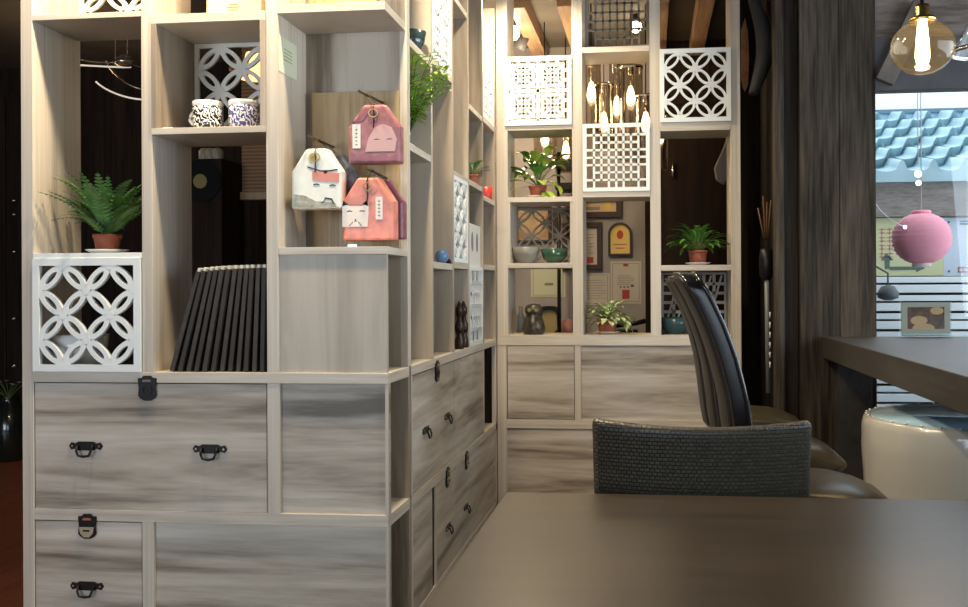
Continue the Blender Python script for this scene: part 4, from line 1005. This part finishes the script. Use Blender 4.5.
for x0_, x1_ in ((cxa, xd - .004), (xd + .004, cxb + .3)): B(x0_, x1_, 6.60, 6.62, .06, 2.56).build('door', DKWOOD, tt, .003)
for py in (201, 215, 252, 319, 366):
    p = aty(14, py, 6.58); MB().lathe([(.02, 0), (.022, .012), (.008, .02)], (p.x, 6.58, p.z - .006), 14, cap1=True, sx=1, sy=1).build('knob', CHROME, tt)
# curved chandelier
Yc = 5.2
hb = aty(124, 60, Yc)
tt = thing('chandelier', 'brushed metal chandelier of curved rings in the dark room', 'lamp', tuple(hb))
SIL = mat('champagne_metal', (.72, .62, .50), .25, .9)
MB().lathe([(.001, -.035), (.04, -.03), (.055, -.01), (.03, .015), (.012, .03)], hb, 20, cap1=True).build('hub', SIL, tt)
for dx in (-.05, .02): MB().tube([(hb.x + dx, Yc, hb.z), (hb.x + dx, Yc, CEIL)], .004, 6).build('rod', SIL, tt)
LED = emit('soft_led_strip', (1, .86, .70), .5)
for k, (cxo, cyo, rx, rz, a0_, a1_) in enumerate(((-.16, .10, .17, .11, PI * .95, PI * 1.85), (-.2, -.015, .19, .03, -PI, -.1), (.07, -.03, .15, .11, PI * .95, PI * 2.05), (.05, -.10, .18, .10, -PI * .9, -.3), (.2, .0, .2, .03, -PI, 0))):
    P = [(hb.x + cxo + rx * math.cos(a), Yc + .12 * math.sin(a * 1.3 + k), hb.z + cyo + rz * math.sin(a)) for a in [a0_ + (a1_ - a0_) * j / 16 for j in range(17)]]
    MB().tube(P, .0048, 8).build('ring_arm', LED if k in (1, 3) else SIL, tt)
# record in front of a dark stand
tt = thing('record_stand', 'dark cabinet behind the menus, with jars on top', 'cabinet', (aty(212, 200, 5.6).x, 5.75, 0))
A, Bq = aty(190, 300, 5.6), aty(220, 158, 5.6)
B(A.x - .1, Bq.x, 5.62, 5.95, 0, Bq.z).build('body', DKWOOD, tt)
c = aty(199.5, 181, 5.6)
rd = thing('vinyl_record', 'black vinyl record with a yellow label on the dark cabinet', 'record', (c.x, 5.60, c.z - .15))
ym = lambda r_, y: (c.x, y, c.z)
def disc(r_, y0, y1, m, nm):
    mb = MB(); mb.prism([(c.x + a, c.z + b) for a, b in blob(0, 0, r_, r_, 40)], FM, y0, y1); mb.build(nm, m, rd)
disc(.125, 5.610, 5.616, mat('vinyl', (.007, .007, .007), .6, spec=.15), 'disc'); disc(.042, 5.606, 5.6095, mat('yellow_label', (.30, .25, .08), .7), 'label_disc')
for k, px in enumerate((203, 209, 216)):
    cc = aty(px, 157, 5.7); tag(MB().lathe([(.03, 0), (.034, .01), (.034, .06), (.02, .075), (.001, .08)], (cc.x, 5.72, Bq.z), 18).build('jar', mat('pale_jar_%d' % k, (.4, .34, .25), .3)), 'small pale jar on the dark record cabinet, ' + ['leftmost', 'middle', 'rightmost'][k] + ' of three', 'jar', 'jars on the record cabinet')
# bamboo blind
m_, nt, b_ = new_mat('bamboo'); N = nt.nodes; L = nt.links
tc = N.new('ShaderNodeTexCoord'); wv = N.new('ShaderNodeTexWave'); wv.bands_direction = 'Z'; wv.inputs['Scale'].default_value = 14; wv.inputs['Distortion'].default_value = .4
rp = N.new('ShaderNodeValToRGB'); rp.color_ramp.elements[0].color = (.16, .075, .022, 1); rp.color_ramp.elements[1].color = (.34, .18, .06, 1)
L.new(tc.outputs['Object'], wv.inputs['Vector']); L.new(wv.outputs['Fac'], rp.inputs['Fac']); L.new(rp.outputs['Color'], b_.inputs['Base Color'])
Yb = 5.9
A, Bq = aty(242, 192, Yb), aty(285, 120, Yb)
tt = thing('bamboo_blind', 'golden bamboo roller blind in the dark room behind the menus', 'blind', ((A.x + Bq.x) / 2, Yb, A.z))
B(A.x, Bq.x, Yb, Yb + .01, A.z, CEIL).build('slats', m_, tt); B(A.x - .02, Bq.x + .02, Yb - .015, Yb + .03, A.z - .05, A.z).build('bottom_bar', PLY, tt, .006)
# orange lamp behind the cream lattice
Yo = 4.6; c = aty(257, 66, Yo)
tt = thing('pendant_lamp', 'glowing orange shade lamp behind the cream lattice of the cup box', 'lamp', tuple(c))
OGL = emit('amber_glow', (1, .62, .20), 2.2)
MB().lathe([(.05, .06), (.085, -.06)], c, 24, cap0=False).build('shade', OGL, tt); MB().tube([(c.x, Yo, c.z + .05), (c.x, Yo, CEIL)], .004, 6).build('cord', BLACKM, tt)
mb = MB(); mb.tube([(c.x - .16, Yo + .1, c.z + .03), (c.x - .05, Yo + .1, c.z - .05)], .035, 12); tt2 = thing('paper_roll', 'orange paper roll hanging left of the glowing lamp', 'paper roll', (c.x - .1, Yo + .1, c.z)); mb.build('roll', mat('orange_roll', (.45, .16, .05), .5), tt2)
MB().tube([(c.x - .12, Yo + .1, c.z + .02), (c.x - .12, Yo + .1, CEIL)], .003, 6).build('cord', BLACKM, tt2)

# ================================================================== FURNITURE ON THE RIGHT
# counter
zc1_, zc0_ = .956, .858
cnt = thing('counter', 'long dark window counter with a thick edge at right', 'counter', (1.6, 3.3, 0))
cx0 = .787
B(cx0, 2.60, 1.7, YP - .001, zc0_, zc1_).build('top', COUNTM, cnt, .003)
B(cx0 + .05, cx0 + .20, YP - .10, YP - .005, 0, zc0_ - .001).build('support_panel', COUNTM, cnt, .002)
B(cx0 + .05, cx0 + .12, 1.75, 1.85, 0, zc0_ - .001).build('leg', COUNTM, cnt, .002)
B(2.45, 2.55, 1.75, 1.85, 0, zc0_ - .001).build('leg', COUNTM, cnt, .002)
# acrylic photo stand
A = atz(900, 336, zc1_); yph = A.y + .02
A = aty(902, 335, yph); Bq = aty(950, 301, yph)
ACR = thin_glass('acrylic', (.92, .95, .95), 1.5)
tt = thing('photo_stand', 'clear acrylic stand with a framed food photo on the counter', 'photo stand', ((A.x + Bq.x) / 2, yph, zc1_))
B(A.x - .006, Bq.x + .006, yph - .006, yph - .001, zc1_, Bq.z).build('acrylic_front', ACR, tt); B(A.x - .006, Bq.x + .006, yph + .012, yph + .016, zc1_, Bq.z).build('acrylic_back', ACR, tt); B(A.x - .006, Bq.x + .006, yph - .02, yph + .05, zc1_, zc1_ + .003).build('acrylic_foot', ACR, tt)
mb = MB(); z0 = zc1_ + .010; z1 = Bq.z - .006; x0, x1 = A.x, Bq.x
mb.ring([(x0, z0), (x1, z0), (x1, z1), (x0, z1)], [(x0 + .025, z0 + .022), (x1 - .025, z0 + .022), (x1 - .025, z1 - .022), (x0 + .025, z1 - .022)], FM, yph, yph + .010); mb.build('frame', mat('grey_beige_mount', (.33, .31, .25), .6), tt)
B(x0 + .024, x1 - .024, yph + .004, yph + .010, z0 + .021, z1 - .021).build('photo', mat('brown_photo', (.12, .045, .02), .4, noise=.7, nscale=22), tt)
mb = MB(); cxp, czp = x0 + (x1 - x0) * .36, z0 + (z1 - z0) * .42
mb.prism([(cxp + a, czp + b) for a, b in blob(0, 0, .038, .022)], FM, yph + .003, yph + .0041); mb.prism([(cxp + .02 + a, czp - .035 + b) for a, b in blob(0, 0, .05, .022)], FM, yph + .0025, yph + .0041); mb.prism([(cxp + .08 + a, czp + .045 + b) for a, b in blob(0, 0, .03, .018)], FM, yph + .003, yph + .0041)
mb.build('food_print', mat('bun_print', (.55, .32, .16), .5), tt)
# white tub
c = (1.10, 3.5, 0); tr = .385; zt = .748
tt = thing('tub_table', 'big glossy white tub with a glass top painted with blue window reflection under the counter', 'tub', c)
TUBW = mat('cream_gloss', (.38, .375, .345), .25, coat=.4)
MB().lathe([(tr * .84, 0), (tr * .87, .01), (tr * .93, .16), (tr * .97, .36), (tr * .99, .56), (tr * 1.005, .64), (tr, zt - .03), (tr * .985, zt - .010), (tr * .96, zt), (tr * .935, zt - .002), (tr * .925, zt - .014), (.001, zt - .014)], c, 72).build('body', TUBW, tt)
MB().lathe([(.001, zt - .0135), (tr * .922, zt - .0135), (tr * .922, zt - .006), (.001, zt - .006)], c, 72, cap0=False).build('glass_top', mat('window_reflection_glass', (.32, .50, .64), .08, spec=.8), tt)  # blue base colour imitates the window reflected in the top
mb = MB()
for k in range(40):
    a = 2 * PI * k / 40; mb.lathe([(.0045, 0), (.003, .003), (.001, .004)], (c[0] + tr * .962 * math.cos(a), c[1] + tr * .962 * math.sin(a), zt - .0005), 8)
o = mb.build('rim_glints', PORC, tt); o['kind'] = 'stuff'  # white beads added for the bulb reflections along the rim
# bar chairs
def bar_chair():
    tt = thing('bar_chair', 'nearest', 'chair', (0, 0, 0), 'black high-back chairs along the counter')
    P = [(.60, .285), (.68, .270), (.80, .256), (.90, .243), (1.00, .218), (1.08, .190), (1.15, .158), (1.20, .130), (1.225, .112)]
    def surf(off, wf, lo, hi, n=22):
        rows = []
        for i in range(n + 1):
            q = lo + (hi - lo) * i / n; f = q * (len(P) - 1); k = min(int(f), len(P) - 2); f -= k
            z = P[k][0] + (P[k + 1][0] - P[k][0]) * f; x = P[k][1] + (P[k + 1][1] - P[k][1]) * f
            hw = .185 * wf * (1 - max(0, (q - .82) / .18) ** 2.2 * .45)
            rows.append([(x + off - .015 * (1 - (2 * j / 12 - 1) ** 2), -hw + 2 * hw * j / 12, z) for j in range(13)])
        return rows
    mb = MB(); fr = surf(0, 1, 0, 1); bk = surf(-.042, 1, 0, 1)
    rows = [r + r2[::-1] for r, r2 in zip(fr, bk)]
    vs = mb.quadgrid(rows, True, closev=True); mb.bm.faces.new(vs[0][::-1]); mb.bm.faces.new(vs[-1])
    mb.build('backrest', LEATHER, tt, .008, segs=3)
    mb = MB(); f2 = surf(-.040, .86, .03, .93); b2 = surf(-.050, .84, .03, .93)
    rows = [r + r2[::-1] for r, r2 in zip(f2, b2)]; vs = mb.quadgrid(rows, True, closev=True); mb.bm.faces.new(vs[0][::-1]); mb.bm.faces.new(vs[-1])
    mb.build('back_panel', LEATH_B, tt)['label'] = 'charcoal rear panel of the backrest'
    for s, idx in ((-1, 0), (1, 12)):
        mb = MB(); mb.tube([(r[idx][0] - .003, r[idx][1] + s * .002, r[idx][2]) for r in fr], .006, 8); mb.build('piping', LEATHER, tt)
    mb = MB(); rows = []
    for j in range(13):
        s = 2 * j / 12 - 1; e1 = 1 - abs(s) ** 6 * .12; dz = -.02 * abs(s) ** 4
        rows.append([(.25 + (x_ - .25) * e1, .205 * s, z_ + (dz if z_ > .6 else 0)) for x_, z_ in ((.25, .58), (.25, .655), (.30, .672), (.40, .676), (.50, .670), (.56, .655), (.61, .632), (.645, .60), (.65, .585), (.62, .572), (.40, .572))])
    vs = mb.quadgrid(rows, True, closev=True); mb.bm.faces.new(vs[0]); mb.bm.faces.new(vs[-1][::-1]); mb.build('seat', SEATM, tt, .012)['label'] = 'padded seat with painted olive sheen'
    for x_, y_ in ((.29, -.17), (.29, .17), (.58, -.17), (.58, .17)): 
        MB().tube([(x_ + (.03 if x_ > .5 else -.03), y_ * 1.12, 0), (x_, y_, .585)], .017, 12).build('leg', DKWOOD, tt)
    mb = MB(); mb.tube([(.597, -.18, .25), (.597, .18, .25)], .011, 10); mb.build('footrest', CHROME, tt)
    return tt
bc = bar_chair(); bc.location = (0, 2.78, 0); bc['label'] = 'black high-back bar chair with painted olive sheen on the seat, nearest of the three at the counter'
copy_tree(bc, (.0, 3.55, 0), 'black high-back bar chair with painted olive sheen on the seat, middle of the three at the counter')
copy_tree(bc, (.0, 4.31, 0), 'black high-back bar chair with painted olive sheen on the seat, farthest of the three at the counter')
# foreground table
tx0, tx1, ty0, ty1, tz = -.298, .628, .82, 2.033, .765
tb = thing('dining_table', 'dark brown smooth table in the foreground', 'table', ((tx0 + tx1) / 2, (ty0 + ty1) / 2, 0))
mb = MB(); mb.prism(rr(tx0, tx1, ty0, ty1, .012), lambda a, b, q: (a, b, q), tz - .04, tz); mb.build('tabletop', TABLEM, tb, .003)
B(tx0 + .08, tx1 - .08, ty0 + .1, ty1 - .1, tz - .09, tz - .041).build('apron', TABLEM, tb)
for x_ in (tx0 + .07, tx1 - .07):
    for y_ in (ty0 + .09, ty1 - .09): B(x_ - .025, x_ + .025, y_ - .025, y_ + .025, 0, tz - .041).build('leg', BLACKM, tb, .003)
# woven chair
m_, nt, b_ = new_mat('woven_vinyl'); N = nt.nodes; L = nt.links
tc = N.new('ShaderNodeTexCoord'); mp_ = N.new('ShaderNodeMapping'); mp_.inputs['Rotation'].default_value = (PI / 2, 0, 0)
br = N.new('ShaderNodeTexBrick'); br.inputs['Scale'].default_value = 31; br.inputs['Brick Width'].default_value = .34; br.inputs['Row Height'].default_value = .26; br.inputs['Mortar Size'].default_value = .035; br.inputs['Mortar Smooth'].default_value = .8
br.inputs['Color1'].default_value = (.060, .049, .030, 1); br.inputs['Color2'].default_value = (.038, .031, .019, 1); br.inputs['Mortar'].default_value = (.011, .0095, .007, 1)
bp = N.new('ShaderNodeBump'); bp.inputs['Strength'].default_value = 1; bp.inputs['Distance'].default_value = .006; bp.invert = True
L.new(tc.outputs['Object'], mp_.inputs['Vector']); L.new(mp_.outputs['Vector'], br.inputs['Vector']); L.new(br.outputs['Color'], b_.inputs['Base Color']); L.new(br.outputs['Fac'], bp.inputs['Height']); L.new(bp.outputs['Normal'], b_.inputs['Normal']); b_.inputs['Roughness'].default_value = .42
WOVEN = m_
xl, xr = -.130, .340
wc = thing('woven_chair', 'low-backed chair covered in dark woven vinyl behind the foreground table', 'chair', ((xl + xr) / 2, 2.35, 0))
def wsurf(off, nu=24, nv=14):
    rows = []
    for j in range(nv + 1):
        v = j / nv; row = []
        for i in range(nu + 1):
            s = 2 * i / nu - 1
            sc_ = 1 - .025 * (1 - v)
            z = .46 + (.885 + .012 * s * s - .46) * v
            row.append(((xl + xr) / 2 + (xr - xl) / 2 * s * sc_, 2.125 + .055 * s * s - .045 * v ** 1.5 * 0 + .07 * (1 - v) + off, z))
        rows.append(row)
    return rows
mb = MB(); A_, B_ = wsurf(0), wsurf(.045)
rows = [r + r2[::-1] for r, r2 in zip(A_, B_)]; vs = mb.quadgrid(rows, False, closev=True)
n = len(A_[0])
for vv in (vs[0], vs[-1]):
    for i in range(n - 1): mb.bm.faces.new((vv[i], vv[i + 1], vv[2 * n - 2 - i], vv[2 * n - 1 - i]))
mb.build('backrest', WOVEN, wc, .012, smooth=True, segs=3)
mb = MB(); mb.box(xl + .01, xr - .01, 2.20, 2.54, .42, .49, bev=.02); mb.build('seat', WOVEN, wc)
for x_ in (xl + .04, xr - .04):
    for y_ in (2.24, 2.50): B(x_ - .018, x_ + .018, y_ - .018, y_ + .018, 0, .425).build('leg', DKWOOD, wc, .003)

# glass pendants by the window
Yg = 2.9; c = aty(922.5, 47.5, Yg); r_ = .087
tt = thing('glass_pendant', 'clear glass globe pendant with brass socket and glowing filament', 'lamp', tuple(c))
MB().lathe([(.001, -r_ * .86)] + [(r_ * 1.0 * math.sin(PI * k / 20), -r_ * .86 * math.cos(PI * k / 20)) for k in range(1, 18)] + [(.033, r_ * .80), (.033, r_ * .86), (.036, r_ * .88)], c, 40, cap0=False).build('globe', BULBGL, tt)
MB().lathe([(.034, .071), (.037, .074), (.037, .080), (.034, .083), (.021, .084), (.019, .089), (.021, .112), (.018, .118), (.010, .122)], c, 24, cap1=True).build('socket', BRASS, tt)
MB().tube([(c.x, Yg, c.z + .12), (c.x, Yg, CEIL)], .006, 8).build('cord', BLACKM, tt)
FIL2 = emit('edison_filament', (1, .70, .32), 40)
MB().lathe([(.001, -.058), (.014, -.05), (.020, -.025), (.017, .02), (.012, .072)], c, 14, cap1=True).build('filament_bulb', FIL2, tt)
c2 = aty(988, 36, Yg + .3)
tt = thing('glass_pendant', 'clear conical glass pendant cut by the right edge', 'lamp', tuple(c2))
MB().lathe([(.105, -.05), (.108, -.045), (.04, .07), (.03, .10)], c2, 32, cap0=False).build('shade', thin_glass('clear_shade', (.85, .85, .85), 1.6), tt)
MB().lathe([(.105, -.052), (.112, -.050), (.112, -.040), (.105, -.042)], c2, 32, cap0=False).build('rim', CHROME, tt)
MB().lathe([(.03, .095), (.022, .10), (.02, .15), (.01, .16)], c2, 20, cap1=True).build('socket', BLACKM, tt); MB().tube([(c2.x, c2.y, c2.z + .155), (c2.x, c2.y, CEIL)], .005, 8).build('cord', BLACKM, tt)

# ================================================================== OUTDOORS BEYOND THE WINDOW
struct(B(.4, 6, 4.9, 12, -.12, -.02).build('ground', mat('paving', (.25, .25, .25), .8)))
Ye = 7.0; ze = aty(920, 178, Ye).z; Yr_ = 9.0; zr = aty(920, 118, Yr_).z
TILE = mat('pale_blue_roof_tile', (.34, .48, .54), .45, noise=.15, nscale=5)
rf = thing('neighbour_house', 'neighbouring house with pale blue tiled roof seen through the window', 'house', (2.6, 8.2, 0))
mb = MB(); rows = []; nx, nr = 420, 6
x0, x1 = 1.0, 4.6
for r in range(nr):
    for e_ in (0, 1):
        q = (r + e_) / nr; y = Ye + (Yr_ - Ye) * q - (.06 if e_ == 0 else 0); z = ze + (zr - ze) * q + (.055 if e_ == 0 else 0.0)
        row = []
        for i in range(nx + 1):
            x = x0 + (x1 - x0) * i / nx; ph = ((x - .045 * 0) / .205) % 1
            bump = .062 * math.sin(PI * ph / .34) if ph < .34 else -.014 * math.sin(PI * (ph - .34) / .66)
            row.append((x - .05 * (1 - q) * 0, y, z + bump))
        rows.append(row)
rows.insert(0, [(p_[0], p_[1] + .002, ze - .03) for p_ in rows[0]]); mb.quadgrid(rows, False); mb.build('roof_tiles', TILE, rf)
B(x0, x1, Yr_, Yr_ + .15, zr - .05, aty(920, 113, Yr_).z).build('ridge', mat('blue_ridge', (.30, .45, .58), .5), rf)
B(x0, x1, Yr_ + .3, Yr_ + .5, zr - .2, aty(920, 82, Yr_ + .3).z).build('ridge_wall', mat('white_ridge', (.75, .80, .82), .6), rf)
B(x0, x1, Yr_ - .02, Yr_ + .16, aty(920, 113, Yr_).z, aty(920, 109, Yr_).z).build('ridge_cap', mat('dark_blue_cap', (.10, .16, .22), .5), rf)
FASC = wood('fascia_wood', 'x', (.16, .13, .11), (.24, .20, .18), (.34, .30, .27), across=6, along=.8)
B(x0, x1, Ye + .02, Ye + .1, aty(920, 216, Ye).z, ze - .01).build('fascia', FASC, rf)
B(x0, x1, Ye + .1, Ye + .2, 0, aty(920, 216, Ye).z + .02).build('wall', mat('pale_wall', (.45, .46, .46), .7), rf)
def opost(label, px0, px1, py0, py1, m, marks):
    A, Bq = aty(px0, py1, Ye + .08), aty(px1, py0, Ye + .08)
    tt = thing('poster', label, 'poster', ((A.x + Bq.x) / 2, Ye, A.z))
    B(A.x, Bq.x, Ye + .08, Ye + .099, A.z, Bq.z).build('sheet', m, tt)
    g = {}
    for pl, mm in marks: g.setdefault(mm.name, (mm, []))[1].append(pl)
    for mm, L_ in g.values():
        mb = MB()
        for pl in L_: mb.prism([(A.x + (Bq.x - A.x) * a, A.z + (Bq.z - A.z) * b) for a, b in pl], FM, Ye + .077, Ye + .081)
        mb.build('print', mm, tt)
rect = lambda a, b, c, d: [(a, b), (c, b), (c, d), (a, d)]
PINKI = mat('faded_red_print', (.62, .25, .22), .6); GRNI = mat('grey_green_print', (.12, .17, .15), .6)
mk = []
for r in range(4):
    for cc in range(2): mk += [(rect(.10 + cc * .11, .80 - r * .14, .19 + cc * .11, .815 - r * .14), PINKI), (rect(.10 + cc * .11, .74 - r * .14, .19 + cc * .11, .755 - r * .14), PINKI), (rect(.135 + cc * .11, .71 - r * .14, .15 + cc * .11, .83 - r * .14), PINKI)]
mk += [([(.13, .27), (.20, .40), (.30, .27), (.25, .27), (.25, .12), (.18, .12), (.18, .27)], GRNI), ([(.25, .10), (.25, .16), (.62, .16), (.62, .20), (.75, .13), (.62, .06), (.62, .10)], GRNI)]
opost('pale yellow poster with a red column and grey arrows outside the window', 872, 943, 217.5, 276, mat('yellow_poster', (.66, .66, .38), .6), mk)
opost('pale blue-white poster right of the pink lantern outside', 943.5, 985, 217.5, 276, mat('bluewhite_poster', (.62, .68, .78), .6), [(blob(.13, .93, .03, .02), GRNI), (blob(.13, .08, .03, .02), GRNI), (rect(.40, .88, .62, .91), GRNI), (rect(.40, .93, .62, .95), GRNI), (rect(.35, .06, .38, .16), PINKI), (rect(.35, .06, .6, .08), PINKI), (rect(.45, .06, .48, .16), PINKI), (rect(.35, .13, .6, .15), PINKI)])
# slatted shutters below
tt = thing('slatted_bench', 'stack of white horizontal slats below the posters outside', 'slats', (2.3, 6.5, 0))
SLW = mat('white_slat', (.70, .74, .76), .5)
Ys = 6.5
B(1.0, 3.4, Ys + .06, Ys + .10, 0, aty(920, 277, Ys).z).build('backing', DARKGAP, tt)
zt_ = aty(920, 277, Ys).z; k = 0
while zt_ > .1 and k < 24:
    B(1.0, 3.4, Ys - .02, Ys + .055, zt_ - (.05 if k % 2 else .036), zt_).build('slat', SLW, tt, .004); zt_ -= .066 if k % 2 else .048; k += 1
# pink lantern
Yl = 6.0; c = aty(921.5, 238.5, Yl)
tt = thing('paper_lantern', 'round pink paper lantern hanging outside the window', 'lantern', (c.x, Yl, c.z - .15))
LANT = mat('pink_lantern_paper', (.92, .36, .45), .8)
prof = [(.05, -.148)]
for k in range(1, 34):
    a = PI * k / 34; prof.append((.164 * math.sin(a) ** .9 * (1 + .03 * math.cos(k * PI)), -.148 * math.cos(a)))
prof.append((.05, .148))
MB().lathe([q for q in prof if q[0] >= .045], c, 40, cap0=False).build('shade', LANT, tt)
MB().lathe([(.05, -.006), (.054, 0), (.054, .012), (.05, .016)], (c.x, c.y, c.z + .146), 24, cap1=True).build('top_ring', LANT, tt)
MB().lathe([(.05, -.006), (.054, 0), (.054, .012), (.05, .016)], (c.x, c.y, c.z - .158), 24).build('bottom_ring', mat('white_ring', (.75, .6, .6), .6), tt)
MB().tube([(c.x, Yl, c.z + .16), (c.x, Yl, 2.9)], .003, 6).build('cord', mat('pale_cord', (.5, .5, .5), .6), tt)
tt = thing('eave', 'thin wooden eave board above the lane outside', 'eave', (2.3, 5.6, 2.9)); B(.9, 4.5, 5.76, 6.06, 2.9, 2.96).build('board', PLANK_T, tt)
tt = thing('hook_lamp', 'small dark lamp head on a stem outside, left of the lantern', 'lamp', aty(887, 300, 6.3))
p = aty(888, 293, 6.3); MB().lathe([(.02, -.045), (.06, -.03), (.065, .0), (.04, .04), (.01, .05)], p, 20, cap1=True).build('head', mat('slate_metal', (.10, .11, .12), .5), tt); MB().tube([(p.x, 6.3, p.z + .04), (p.x, 6.3, p.z + .12), (p.x - .06, 6.32, p.z + .16), (p.x - .06, 6.478, p.z + .16)], .006, 8).build('stem', mat('slate_stem', (.10, .11, .12), .5), tt)
# bulbs added outside to imitate lights reflected in the pane
tt = thing('reflected_bulbs', 'added outdoor bulbs standing in for a string of lights reflected in the pane', 'window reflection', aty(918, 175, 5.8))
mb = MB(); mb.tube([aty(870, 196, 5.8), aty(880, 210, 5.8), aty(892, 221, 5.8), aty(906, 228, 5.8)], .003, 6); mb.tube([aty(918, 165, 5.8), (aty(918, 165, 5.8).x, 5.8, 2.9)], .0025, 6); mb.tube([aty(870, 196, 5.8), (aty(868, 190, 5.8).x, 5.8, 2.9)], .0025, 6); mb.build('cord', mat('reflected_cord', (.7, .7, .7), .5), tt)  # cord added with the bulbs for the reflection in the pane
LB = emit('reflected_bulb_glow', (1, .95, .85), 4)
for px, py, q in ((918, 174, .020), (918.5, 183, .015), (905, 227, .010)):
    p = aty(px, py, 5.8); MB().lathe([(.001, -q)] + [(q * math.sin(PI * k / 8), -q * math.cos(PI * k / 8)) for k in range(1, 8)] + [(.001, q)], p, 14, cap0=False).build('bulb', LB, tt)

# ================================================================== LIGHT
def light(kind, name, loc, power, col=(1, 1, 1), size=.2, rot=None, sy=None, target=None, spot=None):
    l = bpy.data.lights.new(name, kind); l.energy = power; l.color = col
    if kind == 'AREA':
        l.size = size
        if sy: l.shape = 'RECTANGLE'; l.size_y = sy
    elif kind in ('POINT', 'SPOT'): l.shadow_soft_size = size
    if spot: l.spot_size = spot; l.spot_blend = .6
    o = bpy.data.objects.new(name, l); COL.objects.link(o); o.location = loc
    if target: o.rotation_euler = (Vector(target) - Vector(loc)).to_track_quat('-Z', 'Y').to_euler()
    if rot: o.rotation_euler = rot
    return o
WARM = (1, .82, .58); DAY = (.68, .83, 1)
light('SPOT', 'track_spot_front', (-1.50, 2.70, 2.74), 100, WARM, .05, target=(-1.45, 2.85, 0), spot=2.6)
light('SPOT', 'track_spot_corner', (-.72, 2.73, 2.74), 105, WARM, .05, target=(-.80, 2.9, 0), spot=2.6)
light('SPOT', 'track_spot_aisle', (-.48, 3.7, 2.74), 45, WARM, .05, target=(-.62, 3.8, 0), spot=2.6)
light('SPOT', 'track_spot_back', (-.66, 4.76, 2.74), 66, (1, .82, .56), .05, target=(-.45, 5.0, 0), spot=2.6)
light('POINT', 'pendant_back_room', (-.70, 6.0, 2.30), 26, (1, .76, .50), .10)
light('POINT', 'globe_window', tuple(aty(922, 46, 2.9) + Vector((0, 0, -.16))), 9, (1, .72, .42), .05)
light('POINT', 'dining_room_lamp', (-3.4, 5.6, 2.3), 5, (1, .7, .42), .1)
light('AREA', 'daylight_rear_left', (-3.0, -3.1, 1.6), 88, DAY, 2.4, target=(-3.0, 3, 1.2), sy=1.6)
light('AREA', 'daylight_rear_right', (.6, -3.1, 1.6), 14, DAY, 2.4, target=(.6, 3, 1.2), sy=1.6)
light('AREA', 'daylight_side', (2.60, 2.1, 1.55), 75, DAY, 3.0, target=(-3, 1.9, 1.1), sy=1.5)
wd = bpy.data.worlds.new('overcast_sky'); sc.world = wd; wd.use_nodes = True
nt = wd.node_tree; bg = nt.nodes['Background']
bg.inputs['Color'].default_value = (.80, .91, 1, 1); bg.inputs['Strength'].default_value = 2.6
sc.view_settings.view_transform = 'Standard'; sc.view_settings.look = 'None'; sc.view_settings.gamma = 1; sc.view_settings.exposure = .2
sc.view_settings.use_curve_mapping = False
sc.cycles.use_denoising = True
sc.cycles.max_bounces = 8; sc.cycles.diffuse_bounces = 4; sc.cycles.transparent_max_bounces = 16
sc.cycles.sample_clamp_indirect = 6
